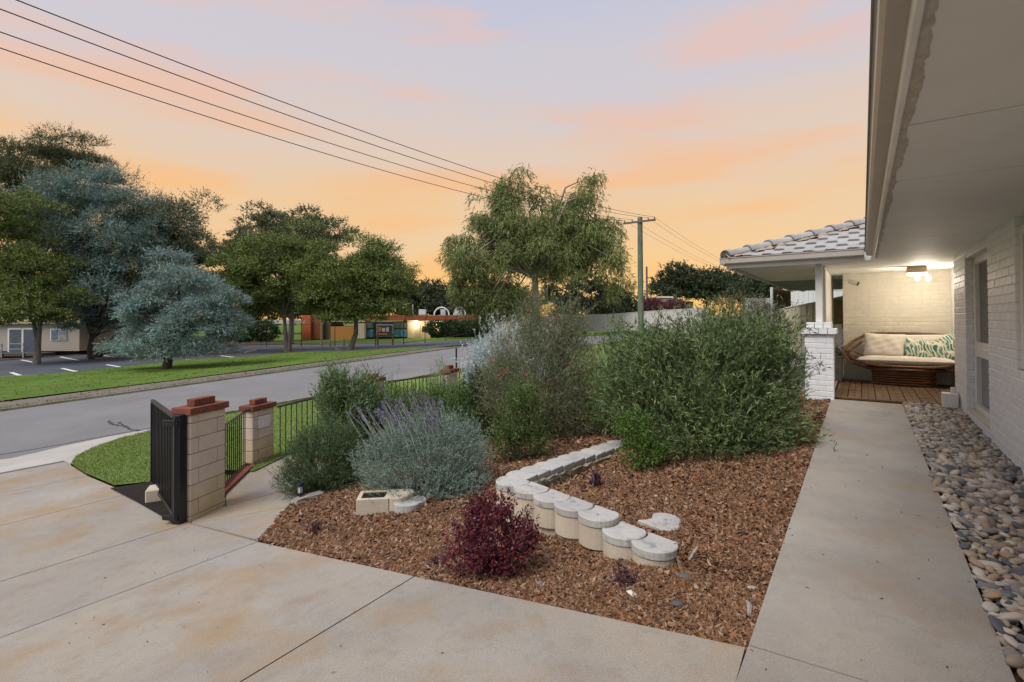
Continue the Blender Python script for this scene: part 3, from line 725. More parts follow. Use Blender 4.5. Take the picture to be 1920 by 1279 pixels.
core_w.box(WP + 0.005, WP + 0.25, WT0, WT1, -0.1, WZ0 - 0.002); core_w.box(WP + 0.005, WP + 0.25, WT0, WT1, WZ1 + 0.002, CEIL + .05)
core_w.box(WP + 0.005, WP + 0.25, WT1 + 0.005, 9.878, -0.1, CEIL + .05); core_w.box(WP + 0.25, WP + 0.6, 9.6, 12.7, -0.1, CEIL + .05)
core_w.box(WP + 0.25, WP + 6, -1.5, 9.59, -0.1, CEIL + 0.06)
wall_s = core_w.build('side_wall', MORT, house)
cb = MB(W); cb.box(-0.33, 1.75, TB + 0.0045, TB + 0.24, -0.05, CEIL + 0.04)
wall_b = cb.build('porch_back_wall', CMORT, house)
pill = []
for (a, b, c, d, z0, z1) in PIL:
    m = MB(W); m.box(a + 0.005, b - 0.003, c + 0.005, d, z0 - 0.2, z1)
    pill.append(m.build('porch_pillar', MORT, house))
    g = pill[-1]
    for k, (lx, e) in enumerate(((0.0, 0.045), (1, -0.02))):
        z = z1 + k * 0.098
        n = 4 if k == 0 else 3
        for i in range(n):
            w_ = (b - a + 2 * e) / n
            q = MB(W); q.cbox(a - e + i * w_ + 0.003, a - e + (i + 1) * w_ - 0.003, c - e, d + e, z + 0.002, z + 0.094, 0.006); q.build('cap_brick', WPAINT, g)
BRKS.sort(key=lambda r: -r[0])
ME = {}; fill = {'w': MB(), 'c': MB()}; nb = 0
for (sc_, ax, p, t, z, l, h, m) in BRKS:
    key = (round(l, 2), round(h, 3), m, ax)
    if nb < 298 and sc_ > 0:
        if key not in ME: ME[key] = brick_mesh(l, h, m, ax)
        par = wall_b if m == 'c' else (pill[0] if (t < 9.9 and p < 0 and ax == 't') or p == PIL[0][0] else pill[1] if p < 0 else wall_s)
        o = bpy.data.objects.new('brick', ME[key]); link(o, par)
        j = RNG.normal() * 0.0008
        o.location = Vector(W(p + (j if ax == 'p' else 0), t + (j if ax == 't' else 0), z)) - wloc(par); o.rotation_euler = (0, 0, HROT); nb += 1
    else:
        j = RNG.normal() * 0.0008; f = fill[m]; f.xf = W
        if ax == 'p': f.cbox(p + j, p + 0.03, t - l / 2, t + l / 2, z - h / 2, z + h / 2, 0.005)
        else: f.cbox(p - l / 2, p + l / 2, t + j, t + 0.03, z - h / 2, z + h / 2, 0.005)
fill['w'].build('brickwork', WPAINT, house, kind='stuff'); fill['c'].build('brickwork', CPAINT, wall_b, kind='stuff')
# tall window in its recess
wf = thing('window', W(WP + 0.12, (WT0 + WT1) / 2, WZ0)); wf.parent = house; wf.location = Vector(W(WP + 0.12, (WT0 + WT1) / 2, WZ0)) - house.location
def fb(n_, m, p0, p1, t0, t1, z0, z1): return hb(n_, m, p0, p1, t0, t1, z0, z1, wf, 0.004)
A, B_ = WP + 0.085, WP + 0.16
f = MB(W)
for (t0, t1, z0, z1) in ((WT1 - 0.09, WT1 - 0.001, WZ0, WZ1), (WT0, WT0 + 0.09, WZ0, WZ1), (WT0 + 0.091, WT1 - 0.091, WZ1 - 0.09, WZ1), (WT0 + 0.091, WT1 - 0.091, 0.98, 1.17), (WT0 + 0.091, WT1 - 0.091, WZ0, WZ0 + 0.08)):
    f.cbox(A, B_, t0, t1, z0, z1, 0.004)
f.cbox(A - 0.02, A - 0.002, WT0 + 0.092, WT1 - 0.092, 1.08, 1.10, 0.003)
f.build('frame', WHITE, wf)
fb('fly_screen', SCREEN, A + 0.045, A + 0.05, WT0 + 0.092, WT1 - 0.092, 1.172, WZ1 - 0.092)
fb('pane', GLZ, A + 0.052, A + 0.058, WT0 + 0.092, WT1 - 0.092, WZ0 + 0.082, 0.978)
hb('window_sill', mat('cream_sill', (0.56, 0.53, 0.42), (0.5, 0.47, 0.38), scale=8, rough=0.7), WP - 0.004, A - 0.002, WT0 + 0.002, WT1 - 0.002, WZ0 - 0.002, WZ0 + 0.012)
w2 = thing('window', (0, 0, 0)); w2.parent = house; w2.location = Vector(W(WP + 0.15, 5.2, 1.02)) - house.location
f = MB(W)
for (t0, t1, z0, z1) in ((6.14, 6.229, 1.03, 2.3), (4.2, 4.29, 1.03, 2.3), (4.291, 6.139, 1.03, 1.1), (4.291, 6.139, 2.22, 2.3)): f.cbox(WP + 0.03, WP + 0.099, t0, t1, z0, z1, 0.004)
f.build('frame', WHITE, w2); hb('pane', GLZ, WP + 0.08, WP + 0.088, 4.291, 6.139, 1.101, 2.219, w2)
# downpipe foot
dp = thing('downpipe_foot', W(1.0, 9.35, 0.16)); dp.parent = house; dp.location = Vector(W(1.0, 9.45, 0.16)) - house.location
hb('box', WHITE, 0.93, 1.10, 9.36, 9.56, 0.06, 0.40, dp, 0.008)
b = MB(); b.tube([W(1.05, 9.46, 0.40), W(1.05, 9.46, 0.48)], 0.03, 10); b.build('pipe', WHITE, dp)
# eave: soffit sheets, fascia, gutter
sfp = MB(W); sfp.box(0.152, 7, -3, 9.33, CEIL + 0.03, CEIL + 0.045); sfp.box(-1.9, 7, 9.332, 19.25, CEIL + 0.03, CEIL + 0.045); soff = sfp.build('soffit', SOFF, house)
SJ = [-3.0, -0.66, 0.54, 1.74, 2.94, 4.12, 7.16, 9.3, 11.15, TB + 0.1]
for a, b_ in zip(SJ, SJ[1:]):
    hb('soffit_sheet', SOFF, 0.168 if b_ <= 9.31 else -1.87, 1.75, a + 0.006, b_ - 0.006, CEIL, CEIL + 0.012, soff)
for a, b_, m in ((12.66, 13.8, SOFF), (13.806, 16.4, mat('carport_lining', (0.30, 0.285, 0.25), (0.25, 0.24, 0.21), scale=2, rough=0.7)), (16.406, 19.2, MATS['carport_lining'])):
    hb('soffit_sheet', m, -1.87, 1.75, a, b_ - 0.003, CEIL, CEIL + 0.012, soff)
fas = MB(W); fas.cbox(0.126, 0.150, -3, TS + 0.02, CEIL - 0.035, CEIL + 0.20, 0.004); fas.build('fascia', WHITE, house)
# lumpy sealant band along the soffit edge
V = []; F = []; ts = np.arange(-2.9, 9.27, 0.03); rr = np.random.default_rng(5)
wob = np.convolve(rr.normal(size=len(ts) + 8), np.ones(9) / 9, 'valid') * 0.018
for i, t in enumerate(ts):
    for (p, z) in ((0.1505, CEIL - 0.012), (0.165, CEIL - 0.014 + rr.normal() * 0.0015), (0.178 + wob[i], CEIL - 0.012 + rr.normal() * 0.003), (0.186 + wob[i] + abs(rr.normal()) * 0.004, CEIL - 0.001)): V.append(W(p, t, z))
for i in range(len(ts) - 1):
    for k in range(3): F.append((i * 4 + k, i * 4 + k + 1, i * 4 + k + 5, i * 4 + k + 4))
mesh_obj('sealant_band', V, F, SOFFR, house)
hb('fascia', WHITE, -1.92, 0.124, TS, TS + 0.024, CEIL - 0.035, CEIL + 0.12, house, 0.004)
hb('fascia', WHITE, -1.95, -1.922, TS, 19.3, CEIL - 0.035, CEIL + 0.12, house, 0.004)
def gut(name, along, a0, a1, off, sgn, z):
    """gutter of quad profile; along 't' or 'p'; off = fascia plane, sgn = outward direction"""
    prof = [(0.002, z), (0.070, z), (0.085, z + 0.020), (0.088, z + 0.095), (0.100, z + 0.108), (0.092, z + 0.115), (0.080, z + 0.100), (0.077, z + 0.024), (0.065, z + 0.008), (0.010, z + 0.008), (0.010, z + 0.105), (0.002, z + 0.105)]
    n = len(prof); V = []; F = []
    for e, (s, q) in enumerate(((a0, 0), (a1, 1))):
        for (o, zz) in prof:
            d = off + sgn * o
            if along == 't': V.append(W(d, s - (o if q else 0) * (1 if MIT else 0), zz))
            else: V.append(W(s, d, zz))
    for i in range(n): F.append((i, (i + 1) % n, (i + 1) % n + n, i + n))
    F.append(tuple(range(n))); F.append(tuple(range(2 * n - 1, n - 1, -1)))
    return mesh_obj(name, V, F, GUTT, house)
MIT = True
GZ = CEIL + 0.035
gut('gutter', 't', -3.0, TS - 0.001, 0.137, -1, GZ)
lip = MB(W); lip.box(0.0335, 0.0365, -3, TS - 0.1, GZ + 0.1, GZ + 0.118); lip.build('gutter_lip', GUTD, house)
MIT = False
gut('gutter', 'p', -2.03, 0.03, TS - 0.001, -1, GZ)
gut('gutter', 't', TS - 0.1, 19.3, -1.951, -1, GZ)
# hip roof of the porch wing with real tiles
RT = math.tan(R(18.6)); EZ = GZ + 0.10; T0 = TS - 0.03; P0 = -1.98
rf = MB(W)
Hh = 7.0
rf.add([(P0, T0, EZ), (P0 + Hh, T0, EZ), (P0 + Hh, T0 + Hh, EZ + Hh * RT), (P0, T0 + 14, EZ), (P0 + Hh, T0 + 14, EZ + Hh * RT)], [(0, 1, 2), (0, 2, 4, 3)])
roof = rf.build('roof', TILE, house)
# slope over the main eave
re_ = MB(W); re_.add([(0.09, -3, EZ), (0.09, T0 - 0.1, EZ), (5, T0 - 0.1, EZ + 4.91 * RT), (5, -3, EZ + 4.91 * RT)], [(0, 1, 2, 3)]); re_.build('roof_slope', TILE, house)
TWd, TG = 0.30, 0.32
def tile_mesh(wd=TWd):
    """interlocking concrete tile: broad flat pan with one roll, thick front edge; y = up the slope"""
    xs = [0, 0.004, 0.03, 0.11, 0.135, 0.16, 0.22, 0.285, 0.30]; hs = [0.006, 0.026, 0.030, 0.030, 0.024, 0.012, 0.010, 0.010, 0.012]
    V = []; F = []; n = len(xs)
    for (y, dz) in ((0, 0.020), (TG + 0.05, 0.0)):
        for x, h in zip(xs, hs): V.append((x, y, h + dz))
    for x, h in zip(xs, hs): V.append((x, 0.002, h + 0.009))
    for x, h in zip(xs, hs): V.append((x, 0.030, -0.012))
    for i in range(n - 1): F.append((i, i + 1, i + 1 + n, i + n)); F.append((i + 2 * n, i + 1 + 2 * n, i + 1, i)); F.append((i + 3 * n, i + 1 + 3 * n, i + 1 + 2 * n, i + 2 * n))
    me = bpy.data.meshes.new('roof_tile'); me.from_pydata(V, [], F); me.update(); me.materials.append(TILE); return me
TM = tile_mesh(); pitch = math.atan(RT)
rotT = (Matrix.Rotation(HROT, 3, 'Z') @ Matrix.Rotation(pitch, 3, 'X')).to_euler()
fillT = MB()
for row in range(0, 9):
    y = row * TG; t = T0 + y * math.cos(pitch); z = EZ + y * math.sin(pitch)
    lim = P0 + (t - T0) + 0.10
    c = 0
    while True:
        p = P0 + c * TWd + (0.15 if row % 2 else 0) + 0.0; c += 1
        if p > P0 + 5.6: break
        if p < lim + 0.05: continue
        o = bpy.data.objects.new('roof_tile', TM); link(o, roof)
        o.location = Vector(W(p, t, z + 0.004)) - wloc(roof); o.rotation_euler = rotT
        o.rotation_euler.z += RNG.normal() * 0.006
# ridge caps up the hip, bedded on mortar
hd = Vector((1, 1, RT)).normalized(); n_c = 10
def cap_mesh():
    V = []; F = []; n = 9; Lc = 0.44
    for (y, s) in ((0, 1.30), (0.07, 1.32), (0.09, 1.02), (Lc, 0.98)):
        for k in range(n):
            a = math.pi * k / (n - 1); V.append((math.cos(a) * 0.115 * s, y, math.sin(a) * 0.085 * s - 0.01))
    for r in range(3):
        for k in range(n - 1): F.append((r * n + k, r * n + k + 1, (r + 1) * n + k + 1, (r + 1) * n + k))
    F.append(tuple(range(n)))
    me = bpy.data.meshes.new('ridge_cap'); me.from_pydata(V, [], F); me.update(); me.materials.append(RIDGE)
    me.polygons.foreach_set('use_smooth', np.ones(len(me.polygons), dtype=bool)); return me
CMH = cap_mesh()
mo = MB(W); npt = 60
Vm = []; Fm = []
for i in range(npt):
    s = i / (npt - 1) * 4.4
    for side in (-1, 1):
        for (d, zz) in ((0.04, 0.10), (0.13 + 0.035 * RNG.random() + (0.07 if RNG.random() < 0.25 else 0), 0.03 + 0.02 * RNG.random())):
            pp = P0 + s * hd.x + side * d * 0.7; tt = T0 + s * hd.y - side * d * 0.7; Vm.append(W(pp, tt, EZ + min(pp - P0, tt - T0) * RT + zz))
for i in range(npt - 1):
    a = i * 4; Fm += [(a, a + 1, a + 5, a + 4), (a + 3, a + 2, a + 6, a + 7)]
mesh_obj('mortar_bed', Vm, Fm, RMORT, roof)
for i in range(n_c):
    s = 0.02 + i * 0.43; q = W(P0 + s * hd.x, T0 + s * hd.y, EZ + s * hd.z + 0.055)
    o = bpy.data.objects.new('ridge_cap', CMH); link(o, roof); o.location = Vector(q) - wloc(roof)
    yaw = math.atan2(hd.y, hd.x) - math.pi / 2 + HROT; el = math.asin(hd.z)
    o.rotation_euler = (Matrix.Rotation(yaw, 3, 'Z') @ Matrix.Rotation(el, 3, 'X')).to_euler()
st(drape('carport_bounce_floor', [(-1.9, 9.9), (-0.42, 9.9), (-0.42, 12.7), (3.0, 12.7), (3.0, 19.2), (-1.9, 19.2)], PALEC, 0.01, 1.0))  # pale floor added to bounce brighter, warmer light up onto the soffit
# post on the pillar, privacy screen
hb('porch_post', WHITE, -0.63, -0.53, 9.55, 9.65, 1.416, CEIL - 0.002, house, 0.006)
scr = MB(W); scr.cbox(-0.59, -0.52, 10.2, 10.24, 1.25, 2.388, 0.004); scr.cbox(-0.58, -0.54, 10.242, 12.958, 1.30, 2.386, 0.003); scr.cbox(-0.59, -0.52, 12.96, 13.0, 1.25, 2.388, 0.004)
scr.build('privacy_screen', WHITE, house)
# porch deck of small click tiles
deck = thing('deck', W(0.35, 11.0, 0.2)); deck.parent = house; deck.location = Vector(W(0.35, 11.0, 0.19)) - house.location
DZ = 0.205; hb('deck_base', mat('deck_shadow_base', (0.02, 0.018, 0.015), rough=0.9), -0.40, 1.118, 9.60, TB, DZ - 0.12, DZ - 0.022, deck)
WOOD = mat('acacia_deck', (0.19, 0.11, 0.055), (0.12, 0.07, 0.036), scale=6, rough=0.6, rand=(0.7, 0.68, 0.65), bump=0.001, bscale=60, streak=(1, 6, 1))
q = 0.187
def deck_tile():
    b = MB(); g = 0.006; h = q / 2 - 0.007
    for qx in (0, 1):
        for qy in (0, 1):
            x0 = -h + qx * (h + 0.002); y0 = -h + qy * (h + 0.002); w_ = h - 0.002
            for k in range(3):
                s = w_ / 3
                if (qx + qy) % 2 == 0: b.cbox(x0 + k * s + 0.002, x0 + (k + 1) * s - 0.002, y0, y0 + w_, -0.018, 0, 0.002)
                else: b.cbox(x0, x0 + w_, y0 + k * s + 0.002, y0 + (k + 1) * s - 0.002, -0.018, 0, 0.002)
    me = bpy.data.meshes.new('deck_tile'); me.from_pydata(b.V, [], b.F); me.update(); me.materials.append(WOOD); return me
DM = deck_tile()
for i in range(10):
    for j in range(15):
        if i >= 8 and j < 2: continue
        o = bpy.data.objects.new('deck_tile', DM); link(o, deck)
        o.location = Vector(W(-0.40 + (i + 0.5) * q, 9.63 + (j + 0.5) * q, DZ + RNG.normal() * 0.001)) - wloc(deck); o.rotation_euler = (0, 0, HROT + (math.pi / 2) * ((i + j) % 2))
hb('deck_edge', WOOD, -0.41, 1.10, 9.600, 9.622, DZ - 0.03, DZ + 0.002, deck, 0.003)
# ---------------------------------------------------------------- porch light (a twin sensor spotlight)
lx = thing('sensor_light', W(0.75, 11.2, CEIL), 'lit twin spotlight with square base on the porch ceiling', 'light')
LP, LT = PT(*atY(1720, 505, 8.75)[:2])
lx.location = W(LP, LT, CEIL)
b = MB(W); b.cbox(LP - 0.15, LP + 0.13, LT - 0.07, LT + 0.07, CEIL - 0.115, CEIL - 0.001, 0.01); b.build('housing', mat('lamp_housing', (0.55, 0.45, 0.30), rough=0.5), lx)
b = MB(W); b.cbox(LP - 0.15, LP + 0.13, LT - 0.066, LT + 0.066, CEIL - 0.160, CEIL - 0.117, 0.012); b.build('diffuser', emis('warm_diffuser', (1.0, 0.86, 0.55), 3.2), lx)
BULB = emis('warm_bulb', (1.0, 0.92, 0.75), 14)
for k, px in enumerate((1720, 1741)):
    x, y, z = atY(px, 522, 8.85); 
    b = MB(); b.lathe((x, y, z), [(0.012, 0.045), (0.03, 0.03), (0.042, 0.0), (0.03, -0.028), (0.01, -0.036)], 12); b.build('bulb', BULB, lx, smooth=True)
    b = MB(); b.tube([(x, y + 0.02, z + 0.04), (x, y + 0.02, CEIL - 0.12)], 0.012, 6); b.build('arm', WHITE, lx)
    pl_ = bpy.data.lights.new('bulb_light', 'POINT'); pl_.energy = 9.5; pl_.color = (1.0, 0.87, 0.69); pl_.shadow_soft_size = 0.045
    po = bpy.data.objects.new('bulb_light', pl_); link(po, lx); po.location = Vector((x, y - 0.02, z - 0.075)) - lx.location
# security camera on the wall corner
x, y, z = atY(1587, 530, 10.25)
sc_ = thing('security_camera', (x, y, z), 'small cream bullet camera high on the left edge of the porch wall', 'camera')
b = MB(); b.tube([(x - 0.04, y, z + 0.03), (x + 0.0, y - 0.1, z + 0.01)], 0.018, 8); b.build('bracket', WHITE, sc_)
b = MB(); b.tube([(x - 0.02, y - 0.10, z + 0.02), (x + 0.09, y - 0.20, z - 0.035)], [0.048, 0.050], 12); b.build('body', mat('camera_shell', (0.42, 0.40, 0.36), rough=0.4), sc_, smooth=False)
b = MB(); b.tube([(x + 0.088, y - 0.199, z - 0.034), (x + 0.106, y - 0.215, z - 0.043)], 0.044, 12); b.build('lens_cover', BLACK, sc_)
# ---------------------------------------------------------------- rattan sofa
RAT = mat('dark_rattan', (0.16, 0.062, 0.022), (0.09, 0.035, 0.014), scale=12, rough=0.4, spec=0.45, bump=0.001, bscale=50)
CUSH = mat('cream_linen', (0.66, 0.60, 0.53), (0.60, 0.545, 0.48), scale=20, rough=0.95, bump=0.004, bscale=14)
def leafprint():
    m = bpy.data.materials.new('leaf_print'); m.use_nodes = True; nt = m.node_tree; N = nt.nodes; L = nt.links; bs = N['Principled BSDF']; bs.inputs['Roughness'].default_value = 0.95
    tc = N.new('ShaderNodeTexCoord'); mp = N.new('ShaderNodeMapping'); mp.inputs['Scale'].default_value = (11, 11, 11); L.new(tc.outputs['Object'], mp.inputs[0])
    w = N.new('ShaderNodeTexWave'); w.inputs['Scale'].default_value = 0.7; w.inputs['Distortion'].default_value = 6; w.inputs['Detail'].default_value = 1.5; w.inputs['Detail Scale'].default_value = 1.2; L.new(mp.outputs[0], w.inputs[0])
    v = N.new('ShaderNodeTexVoronoi'); v.inputs['Scale'].default_value = 0.9; L.new(mp.outputs[0], v.inputs['Vector'])
    r = N.new('ShaderNodeValToRGB'); r.color_ramp.elements[0].position = 0.26; r.color_ramp.elements[1].position = 0.34; L.new(w.outputs['Fac'], r.inputs[0])
    r2 = N.new('ShaderNodeValToRGB'); e = r2.color_ramp.elements; e[0].color = (0.03, 0.12, 0.07, 1); e[1].color = (0.16, 0.27, 0.10, 1); e.new(0.5).color = (0.06, 0.25, 0.25, 1); L.new(v.outputs['Color'], r2.inputs[0])
    r3 = N.new('ShaderNodeValToRGB'); r3.color_ramp.elements[0].position = 0.62; r3.color_ramp.elements[0].color = (1, 1, 1, 1); r3.color_ramp.elements[1].position = 0.70; r3.color_ramp.elements[1].color = (0, 0, 0, 1); L.new(v.outputs['Distance'], r3.inputs[0])
    mu = N.new('ShaderNodeMath'); mu.operation = 'MULTIPLY'; L.new(r.outputs[0], mu.inputs[0]); L.new(r3.outputs[0], mu.inputs[1])
    x = N.new('ShaderNodeMix'); x.data_type = 'RGBA'; L.new(mu.outputs[0], x.inputs[0]); x.inputs[6].default_value = (0.62, 0.56, 0.46, 1); L.new(r2.outputs[0], x.inputs[7]); L.new(x.outputs[2], bs.inputs['Base Color']); return m
LEAFP = leafprint()
def cushion(name, c, w, h, d, rx, ry, rz, m, parent, pw=2.6, seg=22):
    V = []; F = []; rng = np.random.default_rng(int(abs(c[0]) * 1000) % 999)
    Mx = Matrix.Rotation(rz, 3, 'Z') @ Matrix.Rotation(ry, 3, 'Y') @ Matrix.Rotation(rx, 3, 'X')
    for side in (1, -1):
        for i in range(seg + 1):
            for j in range(seg + 1):
                u = i / seg * 2 - 1; v = j / seg * 2 - 1
                pin = 1 - 0.07 * (1 - abs(v)) * abs(u) ** 6 ; piv = 1 - 0.07 * (1 - abs(u)) * abs(v) ** 6
                t = max(0, (1 - abs(u) ** pw)) ** 0.5 * max(0, (1 - abs(v) ** pw)) ** 0.5
                y = side * (t * d / 2 + (0.0 if t > 0 else 0)) + 0.006 * math.sin(u * 9 + v * 4) * t + 0.004 * math.sin(v * 13 - u * 7) * t
                V.append(tuple(Vector(c) + Mx @ Vector((u * w / 2 * pin, y, v * h / 2 * piv))))
        o = 0 if side == 1 else (seg + 1) ** 2
        for i in range(seg):
            for j in range(seg):
                a = o + i * (seg + 1) + j; q_ = (a, a + 1, a + seg + 2, a + seg + 1); F.append(q_ if side == 1 else q_[::-1])
    return mesh_obj(name, V, F, m, parent, origin=c, smooth=True)
SP, ST, SZ = 0.64, 12.02, DZ + 0.002
sofa = thing('rattan_sofa', W(SP, ST, SZ), 'curved dark rattan daybed sofa on the porch deck', 'sofa')
b = MB(W)
for k in range(6):     # base: stacked canes round an oval
    z = SZ + 0.025 + k * 0.047; pts = []
    for i in range(25):
        a = 2 * math.pi * i / 24; pts.append((SP - 0.02 + 0.47 * math.copysign(abs(math.cos(a)) ** 0.6, math.cos(a)), ST - 0.0 + 0.27 * math.copysign(abs(math.sin(a)) ** 0.6, math.sin(a)), z))
    m_ = MB(W); m_.xf = None; pts = [W(*p) for p in pts]; m_.tube(pts, 0.021, 6, cap=False); 
    m_.build('base_cane', RAT, sofa, smooth=True)
def rail(pts, r, nm='cane_rail'):
    m_ = MB(); m_.tube([W(*p) for p in pts], r, 8); m_.build(nm, RAT, sofa, smooth=True)
bowl = [(SP + 0.86 * math.copysign(abs(math.cos(a)) ** 0.75, math.cos(a)), ST + 0.36 * math.copysign(abs(math.sin(a)) ** 0.75, math.sin(a)), SZ + 0.36 + 0.16 * abs(math.cos(a)) ** 3 ) for a in np.linspace(0, 2 * math.pi, 41)]
rail(bowl, 0.03)
bowl2 = [(SP + 0.60 * math.cos(a), ST + 0.30 * math.sin(a), SZ + 0.295) for a in np.linspace(0, 2 * math.pi, 31)]
rail(bowl2, 0.025)
for s in (-1, 1):
    rail([(SP + s * 0.62, ST - 0.30, SZ + 0.33), (SP + s * 0.86, ST - 0.2, SZ + 0.42), (SP + s * 0.97, ST - 0.08, SZ + 0.58), (SP + s * 0.93, ST + 0.08, SZ + 0.66), (SP + s * 0.80, ST + 0.26, SZ + 0.80), (SP + s * 0.55, ST + 0.40, SZ + 0.95)], 0.028)
    rail([(SP + s * 0.80, ST - 0.22, SZ + 0.40), (SP + s * 0.90, ST - 0.02, SZ + 0.52), (SP + s * 0.86, ST + 0.10, SZ + 0.60), (SP + s * 0.66, ST + 0.34, SZ + 0.78)], 0.022)
    rail([(SP + s * 0.97, ST - 0.08, SZ + 0.58), (SP + s * 0.80, ST - 0.02, SZ + 0.62), (SP + s * 0.6, ST + 0.06, SZ + 0.50)], 0.018)
rail([(SP + x, ST + 0.42 - 0.1 * abs(x) ** 2, SZ + 0.96 - 0.12 * abs(x) ** 3) for x in np.linspace(-0.62, 0.62, 13)], 0.030)
cushion('seat_cushion', W(SP, ST - 0.02, SZ + 0.455), 1.52, 0.62, 0.16, R(90) + R(-3), 0, HROT, CUSH, sofa, pw=5)
cushion('back_cushion', W(SP + 0.12, ST + 0.27, SZ + 0.70), 1.42, 0.52, 0.16, R(-10), 0, HROT, CUSH, sofa, pw=4)
c1 = cushion('scatter_cushion', W(SP - 0.30, ST + 0.09, SZ + 0.74), 0.64, 0.46, 0.17, R(-14), R(2), HROT, CUSH, None, pw=4.5); tag(c1, 'large plain cream cushion leaning at the left end of the sofa', 'cushion', 'cushions on the sofa')
c1 = cushion('scatter_cushion', W(SP + 0.24, ST + 0.05, SZ + 0.68), 0.46, 0.36, 0.14, R(-16), R(8), HROT, LEAFP, None, pw=4); tag(c1, 'leaf print cushion in the middle of the sofa beside the plain cream one', 'cushion', 'cushions on the sofa')
c1 = cushion('scatter_cushion', W(SP + 0.60, ST + 0.02, SZ + 0.69), 0.48, 0.46, 0.15, R(-18), R(-28), HROT, LEAFP, None, pw=4); tag(c1, 'tilted leaf print cushion at the right end of the sofa', 'cushion', 'cushions on the sofa')
# planter beside the sofa wall
x, y, z = g3(1572, 712)
PLX = PT(x, y)
GREYP = mat('grey_planter', (0.22, 0.21, 0.19), (0.17, 0.165, 0.15), scale=8, rough=0.8)
pt_ = thing('planter', W(-0.36, 12.35, 0.2), 'tall grey planter box with a small leafy plant beside the porch wall', 'planter')
b = MB(W); b.cbox(-0.47, -0.345, 12.0, 12.5, 0.15, 0.70, 0.01); b.build('box', GREYP, pt_)
rng = np.random.default_rng(4); P = np.array(W(-0.41, 12.25, 0.72)) + rng.normal(size=(90, 3)) * np.array([0.05, 0.1, 0.07]); D = unit(rng.normal(size=(90, 3)) + [0, 0, 1])
mesh_obj('foliage', *sprigs(P, D, 5, 0.06, 0.05, 0.02, rng), mat('planter_leaf', (0.07, 0.11, 0.03), None, island=[(0.05, 0.09, 0.02), (0.10, 0.14, 0.04)], rough=0.6), pt_)
# ================================================================ gate pillars and the front fence
EA = math.atan2(0.97, 0.235)
def garden_pillar(name, px, Z, ang, Lx, Ty, ztop, label, stained=True, z0=None, group='brick capped block pillars along the front fence'):
    x, y, _ = atY(px, 700, Z); z0 = gxy(x, y) - 0.06 if z0 is None else z0
    t = thing(name, (x, y, z0), label, 'pillar', group)
    fr = frame((x, y, 0), ang); C = 0.172; n = int(math.ceil((ztop - z0) / C)); z = ztop
    k = 0
    while z > z0:
        zb = z - (C * 0.55 if k == 0 else C); zb = max(zb, z0 - 0.05)
        cuts = [0, 0.115 if k % 2 == 0 else Lx - 0.115, Lx]
        for a, b in zip(cuts, cuts[1:]):
            m = MB(fr); m.cbox(a + 0.003, b - 0.003, 0, Ty, zb + 0.004, z - 0.004, 0.006); m.build('block', BLKS if (stained and zb < z0 + 0.30) else BLK, t)
        z = zb; k += 1
    m = MB(fr); m.box(0.008, Lx - 0.008, 0.008, Ty - 0.008, z0 - 0.1, ztop - 0.001); m.build('mortar_core', BMORT, t)
    zz = ztop
    for tier, (ov, nb) in enumerate(((0.030, 5), (-0.095, 3))):
        a0, a1 = -ov, Lx + ov; w_ = (a1 - a0) / nb
        for i in range(nb):
            m = MB(fr); j = RNG.normal() * 0.002
            m.cbox(a0 + i * w_ + 0.004, a0 + (i + 1) * w_ - 0.004, -ov * (1 if tier == 0 else 0.5) + j, Ty + ov * (1 if tier == 0 else 0.5) + j, zz + 0.003, zz + 0.078, 0.004); m.build('cap_brick', RBRICK, t)
        m = MB(fr); m.box(a0 + 0.012, a1 - 0.012, -ov * (1 if tier == 0 else 0.5) + 0.008, Ty + ov * (1 if tier == 0 else 0.5) - 0.008, zz, zz + 0.074); m.build('mortar_core', BMORT, t)
        zz += 0.080
    return t, fr, z0
zt = lambda px, py, Z: atY(px, py, Z)[2]
P1, fr1, z01 = garden_pillar('gate_pillar', 357, 5.5, EA, 0.49, 0.205, zt(357, 779, 5.5), 'nearest cream block pillar with red brick cap beside the black driveway gate')
P2, fr2, z02 = garden_pillar('gate_pillar', 474, 7.5, EA, 0.46, 0.20, zt(474, 772, 7.5), 'cream block pillar with a blank white plate, hinge side of the small gate')
P3, fr3, z03 = garden_pillar('gate_pillar', 694, 9.2, EA - 0.15, 0.42, 0.20, zt(700, 719, 9.2), 'fence pillar behind the tall willow-leaved shrub, only its red brick cap clear')
P4, fr4, z04 = garden_pillar('gate_pillar', 841, 11.0, EA - 0.15, 0.42, 0.20, zt(850, 700, 11.0), 'farthest fence pillar, its red cap beside the thin dark street post')
PLATE = mat('white_plate', (0.68, 0.67, 0.64), (0.6, 0.59, 0.55), scale=6, rough=0.5)
zp = zt(474, 796, 7.5)
m = MB(fr2); m.cbox(0.10, 0.36, -0.014, -0.001, zp - 0.09, zp + 0.09, 0.003); m.build('plate', PLATE, P2)
def rod(name, a, b, r, parent, m=BLACK, n=4):
    q = MB(); q.tube([a, b], r, n); return q.build(name, m, parent)
def bars(t, A, B, h, n, r=0.008, rr=0.016, nm='bar', base=None):
    """top rail A->B, bottom rail h lower, n upright bars sharing one mesh"""
    A, B = Vector(A), Vector(B); dn = Vector((0, 0, -h)); src = None
    rod('top_rail', A, B, rr, t); rod('bottom_rail', A + dn, B + dn, rr * 0.9, t)
    for i in range(n):
        u = (i + 0.5) / n; p = A + (B - A) * u
        if src is None:
            src = rod(nm, p, p + dn, r, t); first = p.copy()
        else:
            o = bpy.data.objects.new(nm, src.data); link(o, t); o.location = p - first
